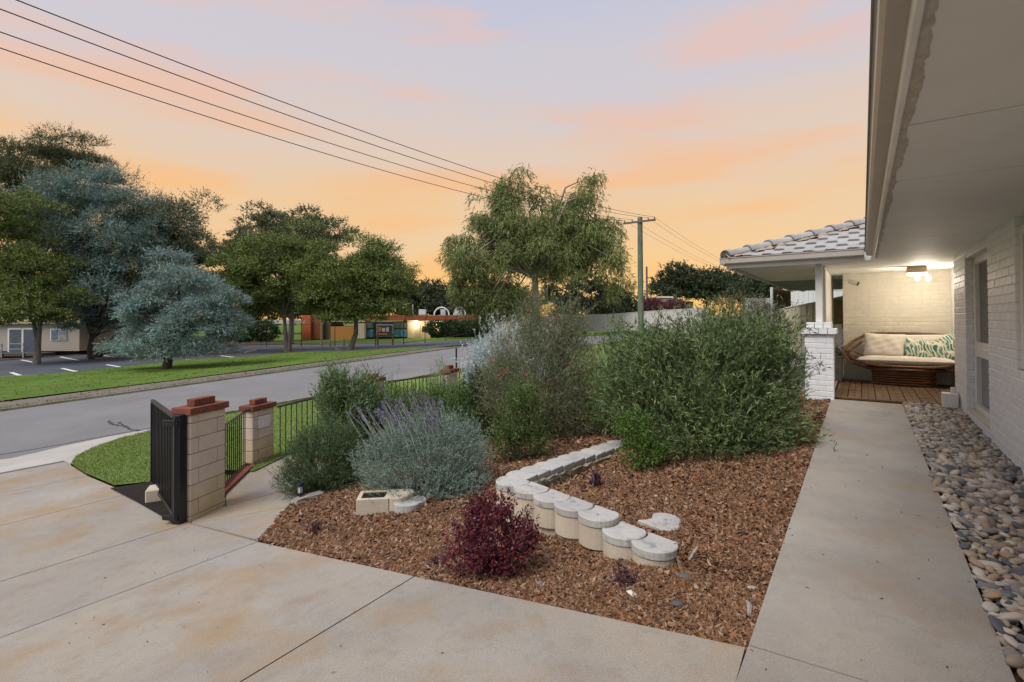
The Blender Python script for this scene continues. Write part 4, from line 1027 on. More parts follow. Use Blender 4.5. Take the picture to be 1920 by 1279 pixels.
# small pedestrian gate
hx, hy, hz = atY(461, 771, 7.45)
fx, fy = fr1(0.50, 0.235, 0)[:2]
gt = thing('pedestrian_gate', (hx, hy, hz - 0.8), 'small black barred gate between the two nearest pillars', 'gate')
bars(gt, (hx, hy, hz), (fx + 0.02, fy + 0.05, hz), 0.78, 15, 0.008, 0.017)
for d in (0.02, -0.80): rod('hinge', (hx, hy, hz + d), (hx + 0.07, hy - 0.02, hz + d), 0.018, gt, n=6)
# red brick threshold under it
th = thing('brick_threshold', (hx, hy, gxy(hx, hy)), 'row of red bricks laid flat under the small gate', 'brick edging')
a = Vector((hx + 0.02, hy + 0.12, 0)); b = Vector((fx + 0.03, fy - 0.05, 0)); L_ = (b - a).length; d = (b - a) / L_; an = math.atan2(d.y, d.x)
for i in range(6):
    w_ = L_ / 6; c = a + d * (i * w_); z = gxy(c.x, c.y)
    m = MB(frame((c.x, c.y, z), an)); m.cbox(0.004, w_ - 0.004, -0.075, 0.075, -0.03, 0.045, 0.005); m.build('brick', RBRICK, th)
# fence panels
fp = [((520, 763, 7.92), (694, 722, 9.22), 'black fence panel right of the pillar with the white plate, lawn behind it', 19),
      ((722, 716.5, 9.6), (842, 701, 11.0), 'black fence panel behind the shrubs between the third and fourth pillars', 17),
      ((860, 697, 11.4), (905, 690, 13.2), 'last black fence panel, running on beyond the farthest pillar', 16)]
for A, B, lab, n in fp:
    A_, B_ = atY(*A), atY(*B)
    t = thing('fence_panel', (A_[0], A_[1], A_[2] - 0.85), lab, 'fence', 'black barred fence panels')
    bars(t, A_, B_, 0.80, n)
# driveway gate, standing open
gr = Vector(atY(331, 777, 5.40)); gl = Vector(atY(286, 752, 6.56)); gr.z = gl.z = 0.45
GB = -0.665
dg = thing('driveway_gate', (gr.x, gr.y, GB), 'tall black barred driveway gate leaf standing open beside the nearest pillar', 'gate')
d = (gl - gr); L_ = d.length; an = math.atan2(d.y, d.x); fg = frame((gr.x, gr.y, 0), an)
for nm, q in (('frame', [(0, L_, -0.02, 0.02, 0.41, 0.45), (0, L_, -0.02, 0.02, GB, GB + 0.04)]), ('stile', [(0.0, 0.045, -0.024, 0.024, GB + 0.04, 0.41)]), ('stile', [(L_ - 0.045, L_, -0.024, 0.024, GB + 0.04, 0.41)])):
    m = MB(fg)
    for b_ in q: m.cbox(*b_, 0.003)
    m.build(nm, BLACK, dg)
src = None
for i in range(15):
    s = 0.045 + (L_ - 0.09) * (i + 0.5) / 15
    if src is None: m = MB(fg); m.box(s - 0.009, s + 0.009, -0.012, 0.012, GB + 0.04, 0.41); src = m.build('bar', BLACK, dg); s0 = s
    else: o = bpy.data.objects.new('bar', src.data); link(o, dg); o.location = src.location + Vector((math.cos(an), math.sin(an), 0)) * (s - s0)
px_, py_ = fr1(-0.05, 0.09, 0)[:2]
gp = thing('gate_post', (px_, py_, z01), 'square black steel post bolted to the nearest pillar', 'post')
m = MB(frame((px_, py_, 0), EA)); m.cbox(-0.05, 0.045, -0.055, 0.05, z01 - 0.02, 0.455, 0.004); m.build('post', BLACK, gp)
m = MB(frame((px_, py_, 0), EA)); m.cbox(-0.07, -0.052, -0.04, 0.16, z01 + 0.10, z01 + 0.16, 0.003); m.build('hinge_plate', BLACK, gp)
m = MB(frame((px_, py_, 0), EA)); m.cbox(-0.07, -0.052, -0.04, 0.16, 0.34, 0.40, 0.003); m.build('hinge_plate', BLACK, gp)
def rough_block(name, c, sx, sy, sz, ang, m, label, cat, parent=None, jit=0.006, seed=1, group=None):
    bm = bmesh.new(); bmesh.ops.create_cube(bm, size=1); bmesh.ops.subdivide_edges(bm, edges=bm.edges[:], cuts=3, use_grid_fill=True)
    r = np.random.default_rng(seed)
    for v in bm.verts:
        k = sum(abs(abs(q) - 0.5) < 1e-4 for q in v.co); f = 1 - 0.03 * (k - 1)
        v.co = Vector((v.co.x * sx * f + r.normal() * jit, v.co.y * sy * f + r.normal() * jit, (v.co.z + 0.5) * sz * (1 if k < 3 else 0.97) + r.normal() * jit))
    bm.transform(Matrix.Rotation(ang, 4, 'Z')); me = bpy.data.meshes.new(name); bm.to_mesh(me); bm.free(); me.materials.append(m)
    o = bpy.data.objects.new(name, me); link(o, parent); o.location = Vector(c) - (wloc(parent) if parent else Vector((0, 0, 0)))
    if label: tag(o, label, cat, group)
    return o
x, y, z = g3(287, 944); m = MB(frame((x, y + 0.02, z - 0.02), 0.45)); m.cbox(-0.095, 0.095, 0, 0.24, 0, 0.18, 0.012); o = m.build('concrete_block', LIME, None, origin=(x, y, z)); tag(o, 'rough pale concrete block on dark soil against the open driveway gate', 'block')
x, y, z = g3(575, 938); rough_block('kerb_stone', (x + 0.02, y, z - 0.05), 0.36, 0.12, 0.11, 0.95, PATHC, 'low concrete kerb stone behind the solar light at the mulch edge', 'kerb stone', seed=5)
# ================================================================ mulch bed
mb_poly = [gpt(484, 1013.5), gpt(778, 1080.5)] + [(gpt(1400, 1213)[0], gpt(1400, 1213)[1]), (pl - 0.004, t1_(pl)), (pl - 0.004, 9.52), (-0.8, 10.2), (-2.2, 13.0), (-7.7, 13.0), (-7.75, 4.6), gpt(545, 852), gpt(642, 874), gpt(592, 905), gpt(545, 946)]
bed = st(drape('mulch_bed', mb_poly, MULCHB, -0.028, 0.125, hf=Mv))
def chips():
    rng = np.random.default_rng(21); out = []
    xs = [a for a, b in mb_poly]; ys = [b for a, b in mb_poly]
    for (lo, hi, dens, sc) in ((0, 3.2, 30000, 0.82), (3.2, 4.6, 18500, 0.92), (4.6, 6.5, 8500, 1.15), (6.5, 9.5, 2200, 1.6)):
        N_ = int(dens * 9 * 12); P = np.stack([rng.uniform(-8, -0.42, N_), rng.uniform(0.3, 12, N_)], -1)
        x = P[:, 0] * CO + P[:, 1] * SI; y = -P[:, 0] * SI + P[:, 1] * CO
        P = P[(y > lo) & (y <= hi) & (np.abs(x) < y * 1.08)]; P = P[inside(mb_poly, P)]
        P = P[: ]
        out.append(np.concatenate([P, np.full((len(P), 1), sc)], 1))
    A = np.concatenate(out)
    e = np.array([(mb_poly[1][0] * (1 - u) + mb_poly[2][0] * u, mb_poly[1][1] * (1 - u) + mb_poly[2][1] * u) for u in rng.random(260)]) + rng.normal(size=(260, 2)) * 0.045
    A = np.concatenate([A, np.concatenate([e, np.ones((260, 1)) * 0.7], 1)]); n = len(A)
    Lc = A[:, 2] * (0.007 + 0.022 * rng.random(n) ** 2.2); Wc = Lc * (0.18 + 0.42 * rng.random(n)); h = 0.003 + 0.45 * Wc
    a = rng.random(n) * 6.283; tl = rng.normal(size=n) * 0.45; tr = rng.normal(size=n) * 0.45
    loc = np.array([(-1, 0, 0.7), (0.1, -1, 0), (1, 0.1, 0.8), (-0.1, 1, 0)], float)
    v = loc[None] * np.stack([Lc, Wc, h], -1)[:, None, :]; v += rng.normal(size=v.shape) * Lc[:, None, None] * 0.16
    v[..., 2] += v[..., 0] * np.sin(tl)[:, None] + v[..., 1] * np.sin(tr)[:, None]
    c, s_ = np.cos(a)[:, None], np.sin(a)[:, None]
    X = v[..., 0] * c - v[..., 1] * s_; Y = v[..., 0] * s_ + v[..., 1] * c
    wx = A[:, 0] * CO + A[:, 1] * SI; wy = -A[:, 0] * SI + A[:, 1] * CO; wz = Mv(A[:, 0], A[:, 1]) - 0.016 + 0.028 * rng.random(n) * np.minimum(A[:, 2], 1.2)
    V = np.stack([X + wx[:, None], Y + wy[:, None], v[..., 2] + wz[:, None]], -1).reshape(-1, 3)
    f = np.array([(0, 1, 2), (0, 2, 3)]); F = (f[None] + (np.arange(n) * 4)[:, None, None]).reshape(-1, 3)
    mesh_obj('mulch', V, F, CHIP, kind='stuff'); print('chips', n)
chips()
# ================================================================ garden wall of round-nosed blocks
gw = thing('garden_block_wall', (-0.02, 4.5, M_(*FA)), 'low retaining wall of round nosed limestone blocks bending through the mulch', 'garden wall')
def disc(sp, R_=0.158, first=False):
    pts = []; c = 0.16
    b = math.acos(sp / (2 * R_)); n = 22
    if first: return [(c + R_ * math.cos(a), max(0.05, R_ + R_ * math.sin(a))) for a in np.linspace(-math.pi, math.pi, 27)[:-1]]
    for a in np.linspace(-(math.pi - b), math.pi - b, n): pts.append((c + R_ * math.cos(a), max(0.045, R_ + R_ * math.sin(a))))
    for a in np.linspace(b, -b, 9)[1:-1]: pts.append((c - sp + (R_ + 0.004) * math.cos(a), max(0.045, R_ + (R_ + 0.004) * math.sin(a))))
    return pts
def nose(w=0.245, D=0.30, convex=1):
    pts = []
    for i in range(5): u = i / 4; pts.append((w + 0.045 * math.sin(math.pi * u), 0.18 * u))
    for i in range(1, 12): a = math.pi * i / 12; pts.append((w / 2 + (w / 2) * math.cos(a), 0.18 + (D - 0.18) * math.sin(a)))
    for i in range(5): u = 1 - i / 4; pts.append((0.006 + 0.045 * math.sin(math.pi * u), 0.18 * u))
    return pts
def chamf(m, poly, z0, z1, c=0.008):
    cx = sum(a for a, b in poly) / len(poly); cy = sum(b for a, b in poly) / len(poly)
    ins = [(cx + (a - cx) * (1 - c * 7), cy + (b - cy) * (1 - c * 7)) for a, b in poly]
    n = len(poly); V = [(x, y, z0) for x, y in poly] + [(x, y, z1 - c) for x, y in poly] + [(x, y, z1) for x, y in ins]
    F = [tuple(range(n - 1, -1, -1)), tuple(range(2 * n, 3 * n))]
    for i in range(n): j = (i + 1) % n; F += [(i, j, j + n, i + n), (i + n, j + n, j + 2 * n, i + 2 * n)]
    m.add(V, F)
if area(nose()) < 0: pass
def run(A, B, n, zs, flip, rough, lower):
    """blocks from A towards B; noses point to the left of the run if flip=1 else right"""
    A = Vector(A); B = Vector(B); d = (B - A).normalized(); sp = (B - A).length / n
    for i in range(n):
        o = A + d * sp * i; nv = Vector((-d.y, d.x)) * flip
        jx = RNG.normal() * 0.006
        def fr(x, y, z, o=o, nv=nv, jx=jx): return (o.x + d.x * (x + 0.002) + nv.x * (y + jx), o.y + d.y * (x + 0.002) + nv.y * (y + jx), z)
        poly = disc(sp, first=(i == 0 and not rough) or (i == n - 1 and rough))
        if rough: poly = [(sp - a, b) for a, b in poly][::-1]
        zt_ = zs[i]
        def put(nm, z0, z1, mt, s=1.0, yo=0.0, c=0.006):
            q = [((a - sp / 2) * s + sp / 2, b * s + yo) for a, b in poly]
            m = MB(fr); chamf(m, q, z0, z1, c)
            if flip < 0: m.F = [f[::-1] for f in m.F]
            m.build(nm, mt, gw)
        put('cap_block', zt_ - 0.052, zt_, LCAP, 0.975)
        put('wall_block', zt_ - 0.215, zt_ - 0.055, LIME, 0.94, 0.004)
        if lower[i]: put('wall_block', zt_ - 0.38, zt_ - 0.218, LIME, 0.99, 0.004 - 0.05)
# front run: noses towards the driveway;   inner line sits behind the noses
fd = (Vector((0.615, 3.75)) - Vector((-0.02, 4.5))).normalized(); fn = Vector((fd.y, -fd.x))    # right-hand normal of travel = towards camera/left?
fn = fn if fn.y < 0 else -fn
s0 = Vector((-0.02, 4.5)) - fd * 0.12 - fn * 0.15
flipf = 1 if Vector((-fd.y, fd.x)).dot(fn) > 0 else -1
run(s0, s0 + fd * 0.245 * 7, 7, [0.045, 0.047, 0.043, 0.046, 0.044, 0.0, -0.005], flipf, False, [1, 1, 1, 1, 1, 0, 0])
rd_ = (Vector((1.35, 6.3)) - Vector((-0.02, 4.5))).normalized(); rn = Vector((-rd_.y, rd_.x))
s1 = Vector((-0.02, 4.5)) + rd_ * 0.12 - rn * 0.13
run(s1, s1 + rd_ * 0.235 * 10, 10, list(np.linspace(0.030, -0.10, 10)), 1, True, [0] * 10)
# split inner faces along the rear run
src = None
for i in range(10):
    z = 0.045 - 0.145 * i / 9; c = s1 + rd_ * (0.235 * (i + 0.5)) - rn * 0.008
    for r in range(1):
        rough_block('split_face_block', (c.x, c.y, z - 0.055 - 0.13), 0.228, 0.035, 0.13, math.atan2(rd_.y, rd_.x), LROUGH, None, None, parent=gw, jit=0.006, seed=i * 3 + r)
# loose cap lying on the mulch
x, y, z = gnd(1216, 985, M_)
m = MB(frame((x - 0.08, y + 0.02, z - 0.015), -0.9)); chamf(m, nose(0.24, 0.29), 0, 0.05, 0.006); o = m.build('loose_cap_block', LCAP, None, origin=(x, y, z)); tag(o, 'single pale cap block lying flat on the mulch behind the wall end', 'block')
# blocks at the foot of the lavender
x, y, z = gnd(702, 966, M_)
hbk = thing('hollow_block', (x, y, z), 'square hollow limestone block at the foot of the lavender', 'block')
an = 0.12; fr = frame((x - 0.02, y, z - 0.03), an); H_ = 0.185
for (a, b, c, d) in ((-0.155, 0.155, 0, 0.045), (-0.155, -0.115, 0.046, 0.22), (0.115, 0.155, 0.046, 0.22), (-0.155, 0.155, 0.221, 0.26)):
    m = MB(fr); m.cbox(a, b, c, d, 0, H_, 0.004); m.build('side', LIME, hbk)
m = MB(fr); m.box(-0.112, 0.112, 0.048, 0.218, 0.0, H_ - 0.012); m.build('soil', SOIL, hbk)
x, y, z = gnd(722, 962, M_)
m = MB(frame((x - 0.02, y + 0.04, z - 0.05), 0.1)); chamf(m, [(a, -b + 0.2) for a, b in nose(0.24, 0.27)][::-1], 0, 0.20, 0.006); o = m.build('wall_block', LIME, None, origin=(x, y, z)); tag(o, 'round nosed block between the hollow block and the small flat cap', 'block')
x, y, z = gnd(752, 966, M_)
m = MB(frame((x - 0.10, y + 0.10, z - 0.03), -0.1)); chamf(m, [(a, -b + 0.2) for a, b in nose(0.26, 0.28)][::-1], 0, 0.115, 0.006); o = m.build('wall_block', LCAP, None, origin=(x, y, z)); tag(o, 'flat grey cap block half sunk in mulch, rightmost at the lavender foot', 'block')
# solar light
x, y, z = gnd(563, 942, M_)
sl2 = thing('solar_light', (x, y, z), 'small dark blue solar garden light on a spike at the mulch edge', 'light')
NAVY = mat('navy_plastic', (0.02, 0.03, 0.055), rough=0.35, spec=0.4)
m = MB(); m.lathe((x, y, z), [(0.008, -0.03), (0.012, 0.0), (0.018, 0.01), (0.018, 0.10), (0.034, 0.105), (0.036, 0.115)], 14); m.build('spike', NAVY, sl2)
m = MB(); m.lathe((x, y, z), [(0.028, 0.1155), (0.028, 0.185)], 14); m.build('lens', mat('clear_lens', (0.55, 0.56, 0.55), rough=0.15, spec=0.6), sl2)
m = MB(); m.lathe((x, y, z), [(0.034, 0.186), (0.036, 0.20), (0.034, 0.222), (0.012, 0.226)], 14); m.build('cap', NAVY, sl2)
for k in range(6):
    a = k * math.pi / 3; m = MB(); m.tube([(x + 0.030 * math.cos(a), y + 0.030 * math.sin(a), z + 0.112), (x + 0.030 * math.cos(a), y + 0.030 * math.sin(a), z + 0.19)], 0.0022, 4); m.build('cage_bar', NAVY, sl2)
# litter in the mulch
for (px, py, s, c, lab, nm) in ((1184, 1116, 0.022, PLATE, 'tiny white plastic plant tag lying on the mulch', 'plant_tag'), ):
    x, y, z = gnd(px, py, M_); m = MB(frame((x, y, z + 0.012), 0.4)); m.cbox(-0.018, 0.018, -0.026, 0.026, 0, 0.003, 0.001); o = m.build(nm, c, None, origin=(x, y, z)); tag(o, lab, 'tag')
STK = [((1284, 1083), 0.030, 8, 'dark rounded stone in the mulch below the wall end'), ((1270, 1135), 0.026, 8, 'blue grey flat stone in the mulch nearest the concrete'), ((1411, 1106), 0.020, 2, 'pale tan stone in the mulch near the path edge'), ((1012, 1096), 0.016, 4, 'small brown stone near the dark red shrub')]
for (p, s, k, lab) in STK:
    x, y, z = gnd(p[0], p[1], M_); o = bpy.data.objects.new('stone', PM[k]); link(o); o.location = (x, y, z + 0.01); o.scale = (s,) * 3; tag(o, lab, 'stone')
SILV = mat('weathered_wood', (0.36, 0.33, 0.30), (0.22, 0.19, 0.17), scale=20, rough=0.9, streak=(1, 8, 8))
for (a, b, r, lab) in (((1292, 1056), (1309, 1030), 0.012, 'weathered grey stick lying in the mulch below the wall end'), ((1401, 1135), (1405, 1158), 0.014, 'weathered grey bark strip beside the path edge'), ((1582, 905), (1630, 935), 0.004, None)):
    if lab is None: continue
    A_, B_ = gnd(a[0], a[1], M_), gnd(b[0], b[1], M_); m = MB(); m.tube([(A_[0], A_[1], A_[2] + 0.02), tuple((Vector(A_) + Vector(B_)) / 2 + Vector((0.006, 0, 0.03))), (B_[0], B_[1], B_[2] + 0.015)], [r * 0.6, r, r * 0.7], 6); o = m.build('stick', SILV, None, origin=A_); tag(o, lab, 'stick')
# ================================================================ garden plants
def pmat(name, cols, rough=0.55, trans=0.12, c2=None, cs=2.0, k=1.4):
    cols = [tuple(min(0.7, v * k) for v in c) for c in cols]; c2 = tuple(v * k for v in c2) if c2 else None; return mat(name, cols[0], c2, scale=cs, rough=rough, island=cols, trans=trans, spec=0.3, lo=0.45, hi=0.6)
OL = pmat('olive_leaf', [(0.06, 0.09, 0.03), (0.10, 0.14, 0.042), (0.15, 0.20, 0.06), (0.07, 0.105, 0.05), (0.20, 0.25, 0.085), (0.04, 0.065, 0.03), (0.12, 0.15, 0.10)], c2=(0.03, 0.05, 0.02), cs=3.5)
def at_g(px, py, f=M_): return gnd(px, py, f)
bx, by = 2.40, 6.15
base = (bx, by, M_(*PT(bx, by)))
shrub('broadleaf_shrub', base, [((0.0, 0, 0.80), (1.05, 0.95, 0.80)), ((0.62, 0.05, 0.72), (0.58, 0.6, 0.66)), ((-0.75, 0.1, 0.75), (0.55, 0.6, 0.70)), ((0.3, -0.1, 1.22), (0.7, 0.6, 0.36)), ((-0.5, 0.15, 1.05), (0.42, 0.4, 0.34)), ((0.0, -0.5, 0.42), (0.9, 0.5, 0.42)), ((0.72, 0.1, 1.10), (0.42, 0.4, 0.45)), ((-0.3, -0.75, 0.25), (0.75, 0.38, 0.26)), ((0.35, -0.7, 0.25), (0.6, 0.35, 0.26)), ((-0.95, -0.1, 0.5), (0.38, 0.4, 0.45))],
      'largest shrub in the bed, olive green with long narrow leaves, beside the path', OL, STEM, n=5000, nl=15, slen=0.27, L=0.072, Wd=0.0145, spread=0.42, up=0.55, shell=0.3, nst=60, r0=0.013, seed=3, jit=0.25, wisp=0.2)
gx_, gy_ = 0.42, 7.7
t, P, D, rg = shrub('grevillea', (gx_, gy_, M_(*PT(gx_, gy_))), [((0, 0, 1.0), (0.92, 0.85, 0.95)), ((-0.45, 0, 0.75), (0.55, 0.6, 0.65)), ((0.5, 0, 0.9), (0.5, 0.5, 0.8)), ((0.15, 0, 1.65), (0.55, 0.5, 0.5)), ((0.35, -0.3, 0.4), (0.6, 0.4, 0.4)), ((0.55, 0, 1.75), (0.22, 0.2, 0.4)), ((-0.1, 0, 1.9), (0.2, 0.2, 0.3))],
      'large airy grey green needle leaved shrub dotted with red flowers', pmat('needle_leaf', [(0.11, 0.13, 0.06), (0.16, 0.18, 0.09), (0.075, 0.10, 0.04), (0.21, 0.215, 0.13), (0.15, 0.125, 0.07)], c2=(0.06, 0.075, 0.03), cs=3), mat('reddish_stem', (0.16, 0.085, 0.05), (0.10, 0.05, 0.03), scale=14, rough=0.9), n=7000, nl=16, slen=0.24, L=0.046, Wd=0.0068, spread=0.55, up=0.5, shell=0.35, nst=60, r0=0.011, seed=8, jit=0.3, wisp=0.3)
RED = pmat('red_flower', [(0.42, 0.035, 0.02), (0.5, 0.07, 0.03), (0.36, 0.03, 0.025)])
fl = P[(P[:, 1] < gy_ + 0.05)]; fl = fl[rg.choice(len(fl), 55, replace=False)]
fp_ = np.repeat(fl, 14, axis=0) + rg.normal(size=(55 * 14, 3)) * 0.014
mesh_obj('flower_head', *sprigs(fp_, unit(rg.normal(size=fp_.shape)), 1, 0.01, 0.036, 0.009, rg), RED, t, kind='stuff')
sx_, sy_ = -0.05, 9.3
shrub('silver_bush', (sx_, sy_, M_(*PT(sx_, sy_))), [((0.1, 0, 1.15), (0.95, 0.6, 0.72)), ((-0.45, 0, 0.95), (0.45, 0.45, 0.55)), ((0.75, 0, 1.2), (0.5, 0.4, 0.60))],
      'silver white feathery bush behind the red flowered shrub', pmat('silver_leaf', [(0.40, 0.46, 0.47), (0.50, 0.55, 0.56), (0.33, 0.39, 0.41), (0.44, 0.50, 0.50)]), mat('silver_stem', (0.4, 0.42, 0.4), rough=0.9), n=3200, nl=12, slen=0.16, L=0.05, Wd=0.013, spread=0.7, up=0.7, shell=0.5, nst=16, seed=5)
lx_, ly_ = 0.06, 6.35
shrub('light_green_shrub', (lx_, ly_, M_(*PT(lx_, ly_))), [((0, 0, 0.55), (0.36, 0.34, 0.42)), ((-0.18, 0, 0.3), (0.32, 0.3, 0.28)), ((0.12, 0, 0.82), (0.26, 0.25, 0.24)), ((0.25, -0.05, 0.25), (0.22, 0.2, 0.2))],
      'open light green shrub with upright stems left of the block wall', pmat('light_leaf', [(0.05, 0.09, 0.022), (0.08, 0.12, 0.03), (0.11, 0.155, 0.045), (0.035, 0.06, 0.018)]), mat('pale_stem', (0.24, 0.2, 0.14), rough=0.9), n=900, nl=11, slen=0.17, L=0.04, Wd=0.013, spread=0.7, up=0.8, shell=0.2, nst=22, r0=0.008, seed=6)
vx, vy = -1.00, 5.50
LAV = pmat('lavender_leaf', [(0.14, 0.19, 0.15), (0.20, 0.26, 0.22), (0.10, 0.145, 0.10), (0.26, 0.32, 0.28), (0.09, 0.13, 0.08), (0.17, 0.23, 0.20)])
t, P, D, rg = shrub('lavender', (vx, vy, M_(*PT(vx, vy))), [((0, 0, 0.42), (0.66, 0.55, 0.42)), ((0.32, 0, 0.46), (0.42, 0.45, 0.36)), ((-0.38, 0, 0.32), (0.38, 0.42, 0.34)), ((0.05, -0.1, 0.58), (0.5, 0.4, 0.28)), ((0.42, -0.1, 0.25), (0.38, 0.4, 0.26)), ((-0.05, -0.38, 0.22), (0.5, 0.28, 0.24)), ((0.4, -0.35, 0.2), (0.35, 0.25, 0.2))],
      'rounded blue grey lavender mound with purple flower spikes', LAV, STEM, n=6200, nl=14, slen=0.085, L=0.030, Wd=0.0052, spread=0.8, up=0.8, shell=0.55, nst=10, r0=0.008, seed=9, cat='lavender')
# flower spikes on the upper left of the mound
mbs = MB(); sv = []; 
cand = P[(P[:, 2] > base[2]) & (D[:, 2] > 0.2)]
sel = P[(P[:, 2] > P[:, 2].max() - 0.42) & (P[:, 0] < vx + 0.28) & (P[:, 1] < vy + 0.35)]
sel = sel[rg.choice(len(sel), min(140, len(sel)), replace=False)]
LSP = pmat('lavender_flower', [(0.14, 0.13, 0.19), (0.19, 0.18, 0.25), (0.11, 0.10, 0.15), (0.25, 0.24, 0.30)])
LST = mat('lavender_stalk', (0.26, 0.28, 0.24), rough=0.9)
fparts = []
for p in sel:
    lean = np.array([-0.35 - 0.25 * rg.random() + (p[0] - vx) * 0.4, rg.normal() * 0.12, 1.0]); lean /= np.linalg.norm(lean); h = 0.14 + 0.13 * rg.random()
    e = p + lean * h; mbs.tube([tuple(p), tuple(p + lean * h * 0.5 + rg.normal(size=3) * 0.006), tuple(e)], 0.0028, 3, cap=False)
    k = 34; u = rg.random(k); q = e + lean * (u[:, None] * 0.055); dv = unit(lean + rg.normal(size=(k, 3)) * 0.6); fparts.append(leaves(q, dv, 0.018, 0.010, rg))
mbs.build('flower_stalk', LST, t, kind='stuff'); mesh_obj('flower_spike', *cat_mesh(fparts), LSP, t, kind='stuff')
def quick(px, Z, name, lobes, label, m, **k):
    x, y, _ = atY(px, 700, Z); b = (x, y, M_(*PT(x, y)) if PT(x, y)[0] > -7.7 else gxy(x, y)); return shrub(name, b, lobes, label, m, STEM, **k)
DKG = pmat('dark_needle', [(0.045, 0.075, 0.03), (0.07, 0.105, 0.04), (0.10, 0.14, 0.055), (0.035, 0.06, 0.03), (0.13, 0.17, 0.08)])
quick(598, 6.15, 'dark_shrub', [((0, 0, 0.40), (0.42, 0.40, 0.42)), ((-0.2, -0.1, 0.22), (0.30, 0.3, 0.25)), ((0.2, 0.1, 0.52), (0.30, 0.28, 0.34)), ((-0.12, 0, 0.6), (0.22, 0.2, 0.22)), ((0.28, 0, 0.2), (0.26, 0.3, 0.25))],
      'dense dark green feathery shrub beside the entry path and solar light', DKG, n=4200, nl=15, slen=0.12, L=0.030, Wd=0.0065, spread=0.75, up=0.6, shell=0.4, nst=14, seed=12)
WIL = pmat('willow_leaf', [(0.07, 0.11, 0.045), (0.11, 0.155, 0.065), (0.15, 0.20, 0.09), (0.055, 0.085, 0.035)])
quick(652, 7.3, 'willow_leaved_shrub', [((0, 0, 0.75), (0.48, 0.45, 0.62)), ((-0.2, 0, 1.1), (0.28, 0.28, 0.34)), ((0.25, 0, 0.95), (0.28, 0.28, 0.38)), ((-0.05, 0, 0.4), (0.4, 0.4, 0.35))],
      'tall willow leaved shrub rising above the front fence', WIL, n=900, nl=13, slen=0.26, L=0.13, Wd=0.019, spread=0.6, up=1.2, shell=0.3, nst=20, seed=13)
FINE = pmat('fine_green', [(0.06, 0.105, 0.03), (0.09, 0.145, 0.04), (0.13, 0.19, 0.055), (0.045, 0.08, 0.025)])
quick(745, 8.1, 'fine_green_bush', [((-0.2, 0, 0.58), (0.60, 0.5, 0.54)), ((0.45, 0, 0.55), (0.5, 0.45, 0.5)), ((0.1, -0.2, 0.4), (0.6, 0.4, 0.4))],
      'fine leaved green bush behind the lavender, left part', FINE, n=3600, nl=13, slen=0.17, L=0.045, Wd=0.0105, spread=0.5, up=1.0, shell=0.4, nst=10, seed=14)
quick(822, 9.0, 'conical_silver_shrub', [((0, 0, 0.5), (0.34, 0.32, 0.5)), ((0.0, 0, 1.0), (0.20, 0.2, 0.42)), ((0.25, 0, 0.6), (0.25, 0.25, 0.4))],
      'slender pale green conical shrub in front of the street', pmat('pale_cone_leaf', [(0.16, 0.20, 0.11), (0.22, 0.27, 0.16), (0.12, 0.155, 0.08), (0.27, 0.31, 0.20)]), n=900, nl=12, slen=0.16, L=0.036, Wd=0.008, spread=0.5, up=1.6, shell=0.3, nst=10, seed=15)
quick(838, 8.0, 'fine_green_bush', [((0, 0, 0.5), (0.55, 0.45, 0.5))],
      'rounded green bush below the conical shrub', FINE, n=2000, nl=12, slen=0.15, L=0.04, Wd=0.010, spread=0.6, up=0.8, shell=0.4, nst=8, seed=16)
quick(892, 8.2, 'dark_shrub', [((0, 0, 0.5), (0.48, 0.4, 0.55)), ((0.1, 0, 0.9), (0.22, 0.22, 0.3))],
      'very dark upright shrub between the lavender and the red flowered shrub', pmat('very_dark_leaf', [(0.02, 0.035, 0.018), (0.035, 0.055, 0.025), (0.05, 0.075, 0.035)]), n=1900, nl=12, slen=0.14, L=0.036, Wd=0.011, spread=0.7, up=0.7, shell=0.4, nst=8, seed=17)
RDP = [(0.075, 0.018, 0.028), (0.11, 0.022, 0.034), (0.05, 0.016, 0.028), (0.16, 0.028, 0.034), (0.085, 0.028, 0.045), (0.06, 0.02, 0.03), (0.24, 0.04, 0.035)]
quick(925, 3.32, 'dark_red_shrub', [((0.0, 0, 0.24), (0.24, 0.20, 0.24)), ((-0.20, 0, 0.14), (0.17, 0.15, 0.14)), ((-0.12, 0, 0.32), (0.14, 0.14, 0.13)), ((0.17, -0.02, 0.24), (0.14, 0.14, 0.13)), ((-0.02, 0, 0.42), (0.16, 0.13, 0.12)), ((0.28, -0.02, 0.27), (0.08, 0.08, 0.07)), ((0.02, -0.1, 0.12), (0.2, 0.12, 0.12))],
      'dark red leaved shrub at the front of the mulch bed', pmat('dark_red_leaf', RDP, rough=0.4), n=860, nl=10, slen=0.07, L=0.027, Wd=0.015, spread=0.9, up=0.6, shell=0.35, nst=22, r0=0.005, seed=18)
quick(1203, 5.2, 'bright_green_shrub', [((0, 0, 0.18), (0.25, 0.22, 0.18)), ((-0.06, 0.1, 0.42), (0.24, 0.2, 0.24)), ((0.15, 0.05, 0.25), (0.2, 0.2, 0.14))],
      'small bright green shrub at the far end of the block wall', pmat('bright_leaf', [(0.04, 0.08, 0.014), (0.06, 0.115, 0.02), (0.09, 0.15, 0.028), (0.03, 0.055, 0.012)]), n=620, nl=9, slen=0.09, L=0.028, Wd=0.016, spread=0.8, up=0.6, shell=0.3, nst=10, r0=0.005, seed=19)
PURP = pmat('purple_leaf', [(0.035, 0.02, 0.03), (0.055, 0.028, 0.042), (0.028, 0.018, 0.022), (0.08, 0.03, 0.045)], rough=0.4)
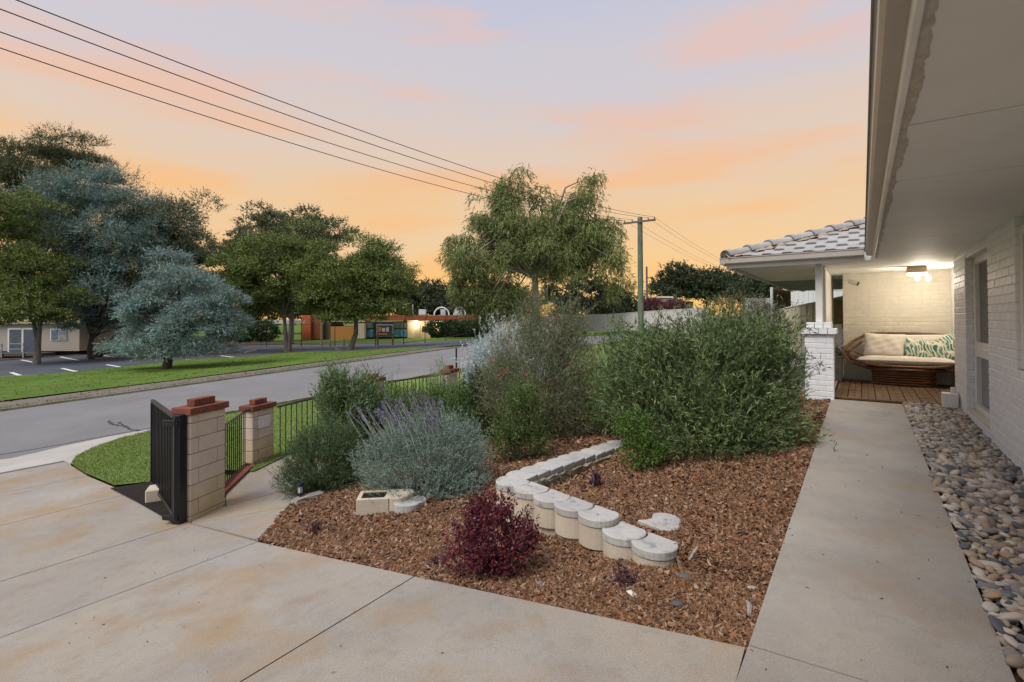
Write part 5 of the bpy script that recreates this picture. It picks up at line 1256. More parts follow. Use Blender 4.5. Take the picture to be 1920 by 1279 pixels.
for (px, py, lab, L_, n_, sp) in ((1117, 912, 'small spiky purple plant inside the block wall', 0.13, 60, 0.55), (592, 998, 'tiny dark purple seedling in the mulch near the driveway corner', 0.05, 130, 1.1), (1171, 1096, 'tiny purple seedling in the mulch above the white tag', 0.055, 110, 0.7), (826, 1058, 'faint purple seedling left of the dark red shrub', 0.035, 60, 1.0)):
    x, y, z = at_g(px, py); rng = np.random.default_rng(px); t = thing('purple_plant', (x, y, z), lab, 'plant')
    if n_ == 60:
        D = unit(rng.normal(size=(n_, 3)) * sp + [0, 0, 0.9]); P = np.array((x, y, z)) + D * 0.02 + rng.normal(size=(n_, 3)) * [0.03, 0.03, 0.02]
        mesh_obj('foliage', *leaves(P, D, L_ * (0.6 + 0.6 * rng.random(n_)), 0.02, rng), PURP, t)
    else:
        P = np.array((x, y, z + 0.04)) + rng.normal(size=(n_, 3)) * [0.035, 0.035, 0.03]; D = unit(rng.normal(size=(n_, 3)) + [0, 0, 0.7])
        mesh_obj('foliage', *leaves(P, D, 0.03, 0.014, rng), PURP, t)
    stm = MB(); stems(stm, (x, y, z - 0.01), P[:6], 0.003, rng); stm.build('stem', STEM, t)
# shrubs along the far side of the bed
GG = pmat('grey_green_leaf', [(0.10, 0.13, 0.08), (0.14, 0.17, 0.105), (0.18, 0.21, 0.14), (0.075, 0.10, 0.06), (0.22, 0.245, 0.18)])
def far_shrub(px, Z, *a, **k): return quick(px, Z, *a, **k)
far_shrub(1320, 9.4, 'grey_green_shrub', [((0, 0, 0.70), (0.75, 0.5, 0.62)), ((0.6, 0, 0.95), (0.55, 0.5, 0.75)), ((-0.6, 0, 0.5), (0.5, 0.5, 0.5)), ((0.2, 0, 1.3), (0.4, 0.3, 0.3))],
      'grey green shrub behind the largest shrub, in front of the cream side fence', GG, n=2300, nl=12, slen=0.22, L=0.055, Wd=0.011, spread=0.6, up=0.7, shell=0.4, nst=16, seed=23, jit=0.2)
far_shrub(1425, 8.2, 'twiggy_grey_shrub', [((0, 0, 1.1), (0.42, 0.4, 0.62)), ((0.1, 0, 1.5), (0.26, 0.26, 0.28))],
      'twiggy grey shrub standing above the largest shrub', pmat('grey_twig_leaf', [(0.16, 0.17, 0.14), (0.22, 0.23, 0.20), (0.12, 0.13, 0.10)]), n=480, nl=8, slen=0.22, L=0.045, Wd=0.007, spread=0.5, up=0.9, shell=0.3, nst=34, r0=0.014, seed=24)
far_shrub(1385, 13.5, 'round_bush', [((0, 0, 1.35), (1.0, 0.8, 0.85)), ((0.6, 0, 1.1), (0.8, 0.7, 0.8))],
      'rounded brownish green bush against the side fence', pmat('brown_green_leaf', [(0.08, 0.09, 0.04), (0.11, 0.12, 0.05), (0.13, 0.10, 0.06), (0.06, 0.075, 0.035)]), n=1900, nl=11, slen=0.2, L=0.07, Wd=0.018, spread=0.7, up=0.5, shell=0.6, nst=6, seed=25)
far_shrub(1180, 10.5, 'grey_green_shrub', [((0, 0, 0.65), (0.5, 0.5, 0.6)), ((-0.35, 0, 0.5), (0.4, 0.4, 0.5))],
      'grey green shrub between the red flowered shrub and the side fence', GG, n=1100, nl=12, slen=0.2, L=0.05, Wd=0.011, spread=0.6, up=0.8, shell=0.4, nst=10, seed=26)
far_shrub(1160, 7.2, 'mid_green_shrub', [((0, 0, 0.85), (0.36, 0.4, 0.85)), ((-0.12, 0, 0.4), (0.4, 0.4, 0.42))],
      'upright mid green shrub joining the largest shrub on its left', FINE, n=1300, nl=12, slen=0.18, L=0.045, Wd=0.011, spread=0.6, up=0.6, shell=0.35, nst=14, seed=27)
far_shrub(1228, 20, 'clipped_hedge', [((0, 0, 0.55), (1.1, 0.7, 0.62))],
      'dark rounded hedge at the foot of the power pole', pmat('hedge_leaf', [(0.04, 0.075, 0.02), (0.06, 0.10, 0.03), (0.08, 0.12, 0.04)]), n=1500, nl=8, slen=0.12, L=0.07, Wd=0.03, spread=0.9, up=0.3, shell=0.85, nst=4, seed=28)
# grass tufts on the near lawns
def blades(name, poly, dens, L0, L1, m, par, maxd=16):
    rng = np.random.default_rng(len(name)); xs = [a for a, b in poly]; ys = [b for a, b in poly]
    n = int(dens * (max(xs) - min(xs)) * (max(ys) - min(ys))); P = np.stack([rng.uniform(min(xs), max(xs), n), rng.uniform(min(ys), max(ys), n)], -1)
    x = P[:, 0] * CO + P[:, 1] * SI; y = -P[:, 0] * SI + P[:, 1] * CO; k = (y > 1) & (np.abs(x) < y * 1.06) & (y < maxd); P = P[k]; P = P[inside(poly, P)]; n = len(P)
    x = P[:, 0] * CO + P[:, 1] * SI; y = -P[:, 0] * SI + P[:, 1] * CO; z = Gv(P[:, 0], P[:, 1]) + 0.015
    h = rng.uniform(L0, L1, n)[:, None]; a = rng.random(n) * 6.28; w = np.stack([np.cos(a), np.sin(a), np.zeros(n)], -1) * 0.004 * (1 + h * 10)
    B = np.stack([x, y, z], -1); D = unit(np.stack([rng.normal(size=n) * 0.6, rng.normal(size=n) * 0.6, np.ones(n)], -1)) * h
    V = np.stack([B - w, B + w, B + D], 1).reshape(-1, 3); F = np.arange(3 * n).reshape(n, 3)
    o = mesh_obj(name, V, F, m, par, kind='stuff'); print(name, n)
GB1 = mat('grass_blade', (0.1, 0.17, 0.03), rough=0.7, island=[(0.10, 0.18, 0.022), (0.15, 0.24, 0.04), (0.21, 0.26, 0.075), (0.11, 0.20, 0.025)], trans=0.15)
blades('grass_blades', lawn2, 2600, 0.02, 0.05, GB1, bpy.data.objects['verge_lawn'])
blades('grass_blades', [(NK + 0.16, 5.3), (-7.9, 5.0), (-7.9, 12), (NK + 0.16, 12)], 1500, 0.02, 0.05, GB1, bpy.data.objects['front_lawn'], 14)
# ================================================================ side fence, street and the school beyond
def gz(x, y): return gxy(x, y)
CREAM = mat('cream_steel_fence', (0.56, 0.49, 0.38), (0.52, 0.455, 0.35), scale=2, rough=0.5)
PALEF = mat('pale_steel_fence', (0.58, 0.56, 0.52), (0.52, 0.50, 0.46), scale=2, rough=0.6)
def ribbed(name, A, B, ztA, ztB, zbA, zbB, m, parent, pitch=0.20, depth=0.03):
    """profiled steel sheet between plan points A and B"""
    A = Vector(A); B = Vector(B); L_ = (B - A).length; d = (B - A) / L_; nrm = Vector((d.y, -d.x)); V = []; F = []; s = 0; pts = []
    while s < L_:
        for ds, o in ((0, 0), (pitch * 0.5, 0), (pitch * 0.58, depth), (pitch * 0.92, depth)):
            if s + ds < L_: pts.append((s + ds, o))
        s += pitch
    pts.append((L_, 0))
    for s, o in pts:
        q = A + d * s + nrm * o; u = s / L_
        V.append((q.x, q.y, zbA + (zbB - zbA) * u)); V.append((q.x, q.y, ztA + (ztB - ztA) * u))
    for i in range(len(pts) - 1): F.append((2 * i, 2 * i + 2, 2 * i + 3, 2 * i + 1))
    return mesh_obj(name, V, F, m, parent)
def steel_fence(name, px, label, m, cat='fence', pw=2.4, drop=1.75):
    """px: list of (px, py, Y) along the top edge"""
    pts = [Vector(atY(*p)) for p in px]
    t = thing(name, (pts[0].x, pts[0].y, pts[0].z - drop), label, cat)
    for a, b in zip(pts, pts[1:]):
        L_ = (b - a).length; n = max(1, int(round(L_ / pw)))
        for i in range(n):
            p, q = a + (b - a) * (i / n), a + (b - a) * ((i + 1) / n); d = (q - p).normalized(); e = 0.03
            ribbed('panel', (p.x + d.x * e, p.y + d.y * e), (q.x - d.x * e, q.y - d.y * e), p.z - 0.03, q.z - 0.03, p.z - drop, q.z - drop, m, t)
            mb = MB(frame((p.x, p.y, 0), math.atan2(d.y, d.x))); mb.cbox(-0.03, 0.03, -0.03, 0.03, p.z - drop - 0.2, p.z + 0.01, 0.004); mb.build('post', m, t)
            mb = MB(); mb.tube([tuple(p + d * e), tuple(q - d * e)], 0.03, 4); mb.build('rail', m, t)
    return t
steel_fence('side_fence', [(1188, 629, 21.5), (1334, 600, 20.3), (1430, 586, 18.6), (1534, 566.5, 16.9), (1600, 552, 16.0)], 'long cream ribbed steel side fence stepping down to the street', CREAM)
steel_fence('far_fence', [(905, 597, 62), (1000, 594, 57), (1100, 590.5, 50), (1140, 589.5, 48), (1215, 584, 44), (1330, 577, 38)], 'pale low steel fence far across the street behind the power pole', PALEF, drop=1.7)
steel_fence('back_fence', [(1470, 544.5, 24), (1600, 543, 22.5)], 'white ribbed fence seen under the porch roof', mat('white_steel_fence', (0.66, 0.66, 0.65), rough=0.5), drop=1.6)
steel_fence('neighbour_fence', [(1395, 560, 30), (1480, 561, 29)], 'short pale fence behind the twiggy grey shrub', PALEF, drop=2.0)
# timber gate and dark wall beside the porch
TIMB = mat('golden_timber', (0.36, 0.25, 0.12), (0.27, 0.18, 0.085), scale=5, rough=0.6, streak=(6, 6, 0.6))
tg = thing('timber_gate', atY(1571, 640, 12.2), 'golden timber gate seen between the privacy screen and the porch wall', 'gate')
a = atY(1561, 562, 12.2); b = atY(1582, 640, 12.2)
for k in range(5):
    x0 = a[0] + (b[0] - a[0]) * k / 5; m = MB(); m.cbox(x0 + 0.003, x0 + (b[0] - a[0]) / 5 - 0.003, 12.2, 12.222, b[2] - 0.3, a[2], 0.003); m.build('board', TIMB, tg)
m = MB(); m.cbox(a[0], b[0], 12.16, 12.198, a[2] - 0.04, a[2] + 0.01, 0.003); m.cbox(a[0], b[0], 12.16, 12.198, b[2] + 0.02, b[2] + 0.07, 0.003); m.build('rail', TIMB, tg)
BRN = mat('brown_cladding', (0.15, 0.11, 0.07), (0.12, 0.088, 0.055), scale=3, rough=0.7)
cw = thing('carport_wall', atY(1460, 580, 15), 'dark brown ribbed cladding hanging under the far end of the porch roof', 'wall')
A_, B_ = atY(1447, 560, 14.2), atY(1482, 560, 17.0)
ribbed('panel', A_[:2], B_[:2], CEIL - 0.01, CEIL - 0.01, zt(1447, 583, 14.2), zt(1478, 574, 17.0), BRN, cw, 0.12, 0.02)
m = MB(); m.tube([(A_[0], A_[1], CEIL - 0.03), (A_[0], A_[1], zt(1447, 583, 14.2))], 0.04, 6); m.build('post', WHITE, cw)
# ---------------------------------------------------------------- power poles and wires
POLE = mat('green_treated_pole', (0.17, 0.20, 0.13), (0.10, 0.125, 0.085), scale=3, rough=0.9, streak=(4, 4, 0.5), stain=[(1.4, 0.5, 0.68, (0.24, 0.22, 0.17), 0.6)])
PX, PY, PZt = atY(1200, 408, 33); gzp = gz(PX, PY)
pp = thing('power_pole', (PX, PY, gzp), 'tall greenish timber power pole with a single crossarm', 'power pole')
m = MB(); m.tube([(PX, PY, gzp - 0.3), (PX, PY, gzp + 4), (PX, PY, PZt)], [0.21, 0.185, 0.165], 14); m.build('pole', POLE, pp, smooth=False)
ca = Vector((CO, -SI, 0)); cz = zt(1204, 416.5, 33)
ARM = mat('grey_timber', (0.17, 0.155, 0.14), (0.11, 0.10, 0.09), scale=6, rough=0.9)
am = MB(frame((PX - SI * 0.17, PY - CO * 0.17, cz), math.atan2(-SI, CO))); am.cbox(-1.12, 1.12, -0.05, 0.05, -0.06, 0.06, 0.006); am.build('crossarm', ARM, pp)
INS = mat('brown_insulator', (0.06, 0.04, 0.03), rough=0.3, spec=0.5); offs = (-1.02, -0.48, 0.62, 1.04)
tops = []
for o in offs:
    q = Vector((PX - SI * 0.17, PY - CO * 0.17, cz)) + ca * o; m = MB(); m.lathe(tuple(q), [(0.015, 0.06), (0.04, 0.10), (0.03, 0.13), (0.045, 0.17), (0.02, 0.20)], 8); m.build('insulator', INS, pp); tops.append(q + Vector((0, 0, 0.19)))
WIRE = mat('dark_wire', (0.02, 0.02, 0.022), rough=0.6)
wy = [90, 60, 17, -12]; w7 = [337, 318.5, 298.5, 281.5]
for i, (q, o) in enumerate(zip(tops, offs)):
    pw_, tw = PT(q.x, q.y)
    def onp(px, py):
        d = ray(px, py); p_, t_ = PT(d.x, d.y); s = pw_ / p_; return (t_ * s, CAMH + d.z * s)
    a, b, c = onp(0, wy[i]), onp(780, w7[i]), (tw, q.z)
    co = np.polyfit([a[0], b[0], c[0]], [a[1], b[1], c[1]], 2); pts = [W(pw_, t, float(np.polyval(co, t))) for t in np.linspace(-14, tw, 46)]
    t = thing('power_line', pts[0], ['lowest overhead wire crossing the sky to the pole', 'second overhead wire from the bottom', 'third overhead wire from the bottom', 'topmost overhead wire crossing the sky'][i], 'power line', 'overhead power lines')
    m = MB(); m.tube(pts, 0.011, 4); m.build('wire', WIRE, t)
    pts = []
    for u in np.linspace(0, 1, 24): pts.append(W(pw_, tw + 46 * u, q.z + (7.6 - q.z) * u - 3.4 * u * (1 - u)))
    m = MB(); m.tube(pts, 0.009, 4); m.build('wire', WIRE, t)
x, y, z = atY(1212.5, 500, 60)
p2 = thing('service_pole', (x, y, gz(x, y)), 'thin bare timber pole just right of the big power pole', 'power pole'); m = MB(); m.tube([(x, y, gz(x, y) - 0.3), (x, y, z)], [0.15, 0.11], 10); m.build('pole', ARM, p2)
x, y, z = g3(855, 690)
x, y, z = atY(855.5, 653, 12.4)
o = thing('street_post', (x, y, gz(x, y)), 'thin dark post standing at the near road edge', 'post'); m = MB(); m.tube([(x, y, gz(x, y) - 0.1), (x, y, z)], 0.021, 8); m.build('post', BLACK, o)
# ---------------------------------------------------------------- school building
ZS = 64.0
def bx(name, m, x0, x1, y0, y1, parent, Z=ZS, d=0.3, c=None):
    """a box whose front face spans the measured outline at depth Z"""
    a = atY(x0, y1, Z); b = atY(x1, y0, Z); q = MB(); q.box(a[0], b[0], Z, Z + d, a[2], b[2]); return q.build(name, m, parent)
RUST = mat('rust_fascia', (0.36, 0.09, 0.035), (0.30, 0.075, 0.03), scale=1, rough=0.6)
ORNG = mat('orange_panel', (0.44, 0.19, 0.055), rough=0.7); DRED = mat('dark_red_panel', (0.22, 0.065, 0.03), rough=0.7)
CRW = mat('cream_wall', (0.54, 0.46, 0.33), (0.5, 0.42, 0.3), scale=1, rough=0.8); DKW = mat('dark_glazing', (0.03, 0.04, 0.038), rough=0.2, spec=0.6)
ROOFW = mat('white_roof_sheet', (0.62, 0.60, 0.56), rough=0.5); MET = mat('dull_metal', (0.36, 0.37, 0.38), rough=0.5)
sx, sy, sz0 = atY(790, 636, ZS)
sch = thing('school_building', (sx, sy, sz0), 'low school building with a rust red fascia and lit cream entrance', 'building')
bx('fascia', RUST, 684, 905, 591.5, 601.5, sch, ZS - 1.6, 1.2); bx('roof', MET, 580, 950, 590.5, 592.5, sch, ZS + 0.4, 14)
bx('wall', DKW, 684, 765, 603, 633, sch, ZS + 0.1, 10); bx('wall', CRW, 764, 806, 601, 634, sch, ZS, 10); bx('wall', DKW, 825, 905, 601, 630, sch, ZS + 0.3, 10)
bx('wall', CRW, 812, 824, 601, 626, sch, ZS + 0.1, 8); bx('column', CRW, 667, 683, 606, 635, sch, ZS - 0.8, 0.8)
bx('panel', DRED, 582, 604, 591, 636, sch, ZS - 0.6, 5); bx('panel', mat('orange_red_panel', (0.42, 0.10, 0.035), rough=0.7), 566, 582, 591, 640, sch, ZS - 1.0, 4); bx('panel', ORNG, 620, 666, 612, 637, sch, ZS - 0.2, 4); bx('panel', mat('olive_panel', (0.10, 0.10, 0.05), rough=0.8), 604, 620, 600, 636, sch, ZS, 4)
bx('roof_edge', CRW, 545, 684, 601, 604, sch, ZS, 3)
bx('door', mat('pale_door', (0.40, 0.36, 0.27), rough=0.6), 778, 788, 604, 634, sch, ZS - 0.06, 0.05); bx('window', DKW, 791, 801, 612, 622, sch, ZS - 0.06, 0.05)
POST = [((0.10, 0.30, 0.42), (687, 700)), ((0.16, 0.14, 0.05), (703, 716)), ((0.10, 0.32, 0.46), (738, 750)), ((0.12, 0.36, 0.50), (751, 763))]
for i, (c, (a, b)) in enumerate(POST):
    bx('poster', mat('poster_%s' % 'abcd'[i], c, tuple(v * 0.4 for v in c), scale=3, rough=0.6), a, b, 618, 632, sch, ZS + 0.02, 0.03)
    bx('window', mat('reflecting_glass', (0.10, 0.13, 0.13), rough=0.1, spec=0.8), a, b, 605, 615, sch, ZS + 0.02, 0.03)
for i, px in enumerate((779, 822)):
    x, y, z = atY(px, 603, ZS - 0.5); m = MB(); m.lathe((x, y, z), [(0.05, 0.08), (0.22, 0.04), (0.22, -0.04), (0.1, -0.10)], 10); m.build('wall_lamp', emis('lamp_glow_%s' % 'ab'[i], (1, 0.85, 0.6), 14), sch)
    l = bpy.data.lights.new('lamp_light', 'POINT'); l.energy = 60; l.color = (1, 0.78, 0.5); l.shadow_soft_size = 0.2; lo = bpy.data.objects.new('lamp_light', l); link(lo, sch); lo.location = Vector((x, y - 0.15, z - 0.35)) - sch.location
for (a, b, c, d) in ((785, 797, 580, 590), (703, 713, 582, 590), (826, 834, 580, 591), (853, 865, 581, 591)): bx('roof_unit', mat('roof_unit_white', (0.55, 0.55, 0.53), rough=0.5), a, b, c, d, sch, ZS + 2, 1.0)
for (cx_, w_) in ((828, 14), (862, 11)):
    for dz_ in (0, 1.2):
        pts = [atY(cx_ + w_ * math.cos(a), 590.5 - 14 * math.sin(a), ZS + 1.5 + dz_) for a in np.linspace(0, math.pi, 13)]; m = MB(); m.tube(pts, 0.09, 6); m.build('roof_arch', WHITE, sch)
for px, tp in ((719, 573), (774, 571)):
    A_, B_ = atY(px, 592, ZS - 1), atY(px, tp, ZS - 1); m = MB(); m.tube([A_, B_], 0.06, 6); m.build('flue', WHITE, sch)
# hedge, notice board, posts, mesh fence
HG = pmat('clipped_leaf', [(0.025, 0.045, 0.018), (0.04, 0.065, 0.025), (0.055, 0.085, 0.03)])
def mass(name, px, py, Z, lobes, label, m, cat='hedge', n=1500, L=0.22, nst=3, group=None, seed=1):
    x, y, z = atY(px, py, Z); z = gz(x, y) if py is None else z
    return shrub(name, (x, y, z), lobes, label, m, STEM, n=n, nl=7, slen=0.35, L=L, Wd=L * 0.5, spread=0.9, up=0.3, shell=0.8, nst=nst, r0=0.03, cat=cat, group=group, seed=seed)
mass('clipped_hedge', 845, 630, ZS - 4, [((-1.6, 0, 0.9), (1.4, 0.9, 0.95)), ((0.4, 0, 0.9), (1.4, 0.9, 1.0)), ((2.4, 0, 0.9), (1.3, 0.9, 1.0)), ((4.0, 0, 0.8), (1.2, 0.9, 0.9))], 'long clipped hedge in front of the school windows', HG, n=2600)
mass('clipped_hedge', 460, 640, 50, [((-2.2, 0, 1.0), (1.6, 1, 1.05)), ((0, 0, 1.0), (1.7, 1, 1.1)), ((1.9, 0, 1.0), (1.4, 1, 1.0))], 'very dark hedge under the white roof left of the twin green trees', HG, n=1800, seed=4)
BRNP = mat('brown_post_paint', (0.16, 0.06, 0.03), rough=0.7)
nb_ = thing('notice_board', atY(722, 648, 44), 'notice board on two brown posts in front of the school', 'notice board')
for px in (708, 736): bx('post', BRNP, px - 1.3, px + 1.3, 625, 648, nb_, 44, 0.12)
bx('frame', mat('board_frame', (0.30, 0.31, 0.32), rough=0.5), 706, 737, 608, 631, nb_, 44.02, 0.1); bx('panel', mat('board_back', (0.05, 0.055, 0.05), rough=0.3), 707.5, 735.5, 610, 629.5, nb_, 43.99, 0.02)
for (a, b, c, d, col) in ((709, 715, 613, 622, (0.35, 0.16, 0.06)), (716.5, 722, 615, 622, (0.45, 0.40, 0.30)), (724, 729, 614, 622, (0.42, 0.38, 0.28)), (709, 726, 625, 628, (0.30, 0.17, 0.08))): bx('notice', mat('notice_%d' % a, col, rough=0.8), a, b, c, d, nb_, 43.97, 0.015)
for px in (619, 645):
    x, y, z = g3(px, 651 if px < 700 else 650); t = thing('timber_bollard', (x, y, z), 'short pale timber bollard %s the big twin green trees' % ('left of centre between' if px == 619 else 'right of centre between'), 'bollard', 'timber bollards at the car park edge'); m = MB(); m.tube([(x, y, z - 0.1), (x, y, z + 0.7)], 0.09, 8); m.build('post', mat('pale_timber', (0.34, 0.26, 0.15), rough=0.8), t)
x, y, z = g3(603, 650); t = thing('timber_post', (x, y, z), 'tall pale timber post between the twin green trees', 'post'); m = MB(); m.tube([(x, y, z - 0.1), (x, y, z + 2.3)], 0.10, 8); m.build('post', MATS['pale_timber'], t)
sf = thing('school_fence', atY(565, 650, 46), 'tall dark mesh fence with cranked posts along the school lawn', 'fence')
fpx = [(430, 648, 47), (500, 648, 46), (565, 648, 45), (628, 648, 44), (704, 646, 43), (757, 645, 43), (797, 640, 45), (836, 634, 50), (873, 628, 56), (905, 622, 62), (960, 612, 68)]
gt_ = []
for (a, b, Z) in fpx:
    x, y, z = atY(a, b, Z); gt_.append(Vector((x, y, z))); m = MB(); m.tube([(x, y, z - 0.3), (x, y, z + 1.95), (x + 0.22, y - 0.1, z + 2.35)], 0.035, 5); m.build('post', BLACK, sf)
for hh in (1.9, 0.1):
    for a, b in zip(gt_, gt_[1:]): m = MB(); m.tube([a + Vector((0, 0, hh)), b + Vector((0, 0, hh))], 0.018, 4); m.build('rail', BLACK, sf)
mbw = MB()
for a, b in zip(gt_, gt_[1:]):
    k = 26
    for i in range(1, k):
        p = a + (b - a) * (i / k); mbw.tube([p + Vector((0, 0, 0.1)), p + Vector((0, 0, 1.9))], 0.004, 3, cap=False)
mbw.build('mesh_wire', BLACK, sf, kind='stuff')
# transportable classroom at the far left
ZT = 40.0
tc_ = thing('transportable_classroom', atY(60, 668, ZT), 'grey beige transportable classroom with glazed doors and a ramp', 'building')
BEI = mat('beige_cladding', (0.40, 0.35, 0.29), (0.36, 0.315, 0.26), scale=0.7, rough=0.8)
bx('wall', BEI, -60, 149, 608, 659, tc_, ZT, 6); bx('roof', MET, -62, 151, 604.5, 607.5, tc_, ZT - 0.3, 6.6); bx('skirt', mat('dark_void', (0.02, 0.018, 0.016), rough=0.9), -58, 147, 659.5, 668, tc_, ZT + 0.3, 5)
for (a, b) in ((14, 40), (40.5, 66)):
    bx('door_frame', WHITE, a, b, 615, 660, tc_, ZT - 0.06, 0.05); bx('door', mat('slate_glass', (0.10, 0.115, 0.15), (0.07, 0.08, 0.11), scale=5, rough=0.25, spec=0.6), a + 3, b - 1.5, 618, 659, tc_, ZT - 0.09, 0.025)
bx('window_frame', WHITE, 94, 126, 616.5, 638.5, tc_, ZT - 0.05, 0.045); bx('window', mat('blue_glass', (0.17, 0.24, 0.32), (0.08, 0.11, 0.13), scale=2, rough=0.2, spec=0.7), 95.5, 108, 618, 637, tc_, ZT - 0.08, 0.025); bx('window', mat('pale_glass', (0.33, 0.36, 0.38), (0.14, 0.17, 0.17), scale=2, rough=0.2, spec=0.7), 109.5, 124.5, 618, 637, tc_, ZT - 0.08, 0.025)
rp = thing('access_ramp', atY(20, 672, ZT - 2.2), 'grey steel handrail and ramp in front of the classroom doors', 'ramp')
bx('deck', mat('ramp_deck', (0.09, 0.09, 0.09), rough=0.8), -60, 68, 663, 668, rp, ZT - 2, 1.6)
for k, px in enumerate((2, 43)): bx('post', MET, px - 1, px + 1, 643, 671, rp, ZT - 2.1, 0.08)
for yy in (644, 654): bx('rail', MET, -60, 44, yy, yy + 1.6, rp, ZT - 2.15, 0.06)
# white carport roof and other roofs glimpsed behind
o = thing('white_canopy', atY(465, 606, 58), 'long white canopy roof behind the dark hedge', 'canopy'); bx('roof', ROOFW, 425, 545, 600.5, 607.5, o, 58, 4)
for px in (440, 480, 520): bx('post', MET, px - 0.6, px + 0.6, 607.5, 632, o, 58.5, 0.1)
RB = mat('red_brick_house_wall', (0.20, 0.09, 0.06), (0.15, 0.07, 0.05), scale=2, rough=0.9); RR = mat('red_tile_roof', (0.20, 0.085, 0.055), rough=0.8)
bh = thing('red_brick_house', atY(1265, 585, 78), 'low red brick house with a tiled roof behind the poles', 'house')
bx('wall', RB, 1215, 1300, 566, 586, bh, 78, 8)
a = atY(1212, 566, 77); b = atY(1303, 566, 77); tpz = zt(1250, 560, 80)
m = MB(); m.add([(a[0], 77, a[2]), (b[0], 77, b[2]), (b[0], 87, a[2]), (a[0], 87, a[2]), (a[0] + 3, 82, tpz), (b[0] - 2, 82, tpz)], [(0, 1, 5, 4), (1, 2, 5), (2, 3, 4, 5), (3, 0, 4)]); m.build('roof', RR, bh)
bx('garage_wall', MATS['cream_wall'], 1242, 1252, 568, 586, bh, 77.5, 0.4)
wh = thing('white_roofed_house', atY(1250, 561, 95), 'distant pale roof left of the dark round trees', 'house'); bx('roof', ROOFW, 1229, 1262, 555.5, 559, wh, 95, 6); bx('wall', RB, 1231, 1260, 559, 566, wh, 95.5, 5)
for (nm, lab, c, x0, x1, y0, y1, Z) in (('blue_shed', 'small blue roofed shed beyond the weeping tree', (0.05, 0.13, 0.22), 905, 926, 584, 592, 75), ('red_shed', 'small red roofed shed beyond the weeping tree', (0.30, 0.07, 0.06), 928, 946, 582, 590, 76)):
    o = thing(nm, atY((x0 + x1) / 2, 600, Z), lab, 'shed'); bx('roof', mat(nm + '_roof', c, rough=0.6), x0, x1, y0, y1, o, Z, 4); bx('wall', MATS['cream_wall'], x0 + 1, x1 - 1, y1, 602, o, Z + 0.3, 3)
# ================================================================ trees
def lobs(Z, bx_, by_, L):
    B = atY(bx_, by_, Z); out = []
    for q in L:
        px, py, rx, ry = q[:4]; dz = q[4] if len(q) > 4 else 0
        c = atY(px, py, Z); out.append(((c[0] - B[0], dz, c[2] - B[2]), (rx * Z / FOC, max(rx, ry) * 0.8 * Z / FOC, ry * Z / FOC)))
    return B, out
def tr(name, Z, bxx, byy, LL, label, m, bark, **k):
    B, lb = lobs(Z, bxx, byy, LL); g = gz(B[0], B[1]); dz = g - B[2]
    lb = [((c[0], c[1], c[2] - dz), r) for c, r in lb]; B = (B[0], B[1], g)
    return tree(name, B, lb, label, m, bark, **k)
GUML = pmat('gum_leaf', [(0.07, 0.09, 0.025), (0.10, 0.12, 0.035), (0.13, 0.145, 0.05), (0.07, 0.085, 0.03), (0.17, 0.17, 0.06)], trans=0.12, c2=(0.06, 0.07, 0.028), cs=0.35, k=2.1)
tr('weeping_gum_tree', 46, 1003, 622, [(1000, 450, 95, 60), (930, 480, 85, 55), (1085, 420, 60, 60), (1000, 350, 28, 36), (890, 545, 55, 50), (940, 560, 40, 36), (1120, 470, 45, 45), (1060, 480, 60, 45), (870, 465, 32, 25), (860, 560, 30, 36), (930, 420, 40, 30), (1000, 435, 62, 34), (1155, 520, 26, 25), (1108, 368, 30, 24), (962, 335, 22, 16), (935, 362, 26, 14), (960, 385, 26, 22)],
   'large weeping gum tree with pale trunk in the middle of the view', GUML, GBARK, clumps=250, per=780, cr=1.0, L=0.30, Wd=0.066, trunk=0.42, fork=6.0, weep=0.55, flat=1.1, limbs=46, spread=0.45, nl=6, seed=31, hang=1.3, shell=0.35)
TWN = pmat('mid_green_leaf', [(0.05, 0.072, 0.018), (0.078, 0.102, 0.024), (0.11, 0.135, 0.032), (0.035, 0.05, 0.016), (0.14, 0.155, 0.038)], trans=0.1, c2=(0.045, 0.05, 0.02), cs=0.9, k=2.2)
tr('broad_green_tree', 37, 540, 660, [(490, 515, 70, 52), (535, 475, 50, 36), (460, 570, 45, 34), (545, 560, 50, 34), (450, 500, 36, 30), (580, 520, 40, 40), (500, 590, 40, 18)], 'rounded green tree with forked trunk, left of the twin pair', TWN, GREYBARK, clumps=100, per=1150, cr=0.95, L=0.16, Wd=0.08, trunk=0.17, trunks=2, seed=32, group='twin rounded green trees on the grass', shell=0.55, fork=2.6, flat=0.5)
tr('broad_green_tree', 35.5, 655, 660, [(655, 515, 75, 42), (615, 560, 48, 36), (725, 530, 45, 30), (690, 480, 44, 22), (660, 585, 45, 22), (600, 500, 36, 26), (740, 560, 32, 20), (690, 560, 50, 28)], 'rounded green tree with a leaning single trunk, right of the twin pair', TWN, GREYBARK, clumps=105, per=1150, cr=0.9, L=0.155, Wd=0.08, trunk=0.2, seed=33, group='twin rounded green trees on the grass', shell=0.55, fork=2.6, lean=(0.5, 0), flat=0.5)
DKL = pmat('dark_gum_leaf', [(0.045, 0.055, 0.028), (0.065, 0.075, 0.035), (0.09, 0.10, 0.05), (0.035, 0.045, 0.025), (0.12, 0.12, 0.075)], k=2.0)
tr('tall_gum_tree', 52, 545, 640, [(470, 435, 50, 34), (545, 425, 60, 30), (615, 450, 42, 34), (440, 470, 28, 28), (540, 460, 60, 30)], 'sparse tall gum tree behind the twin green trees', DKL, GREYBARK, clumps=70, per=420, cr=1.0, L=0.30, Wd=0.11, trunk=0.3, trunks=1, seed=34, shell=0.75, flat=0.6, limbs=30, fork=6)
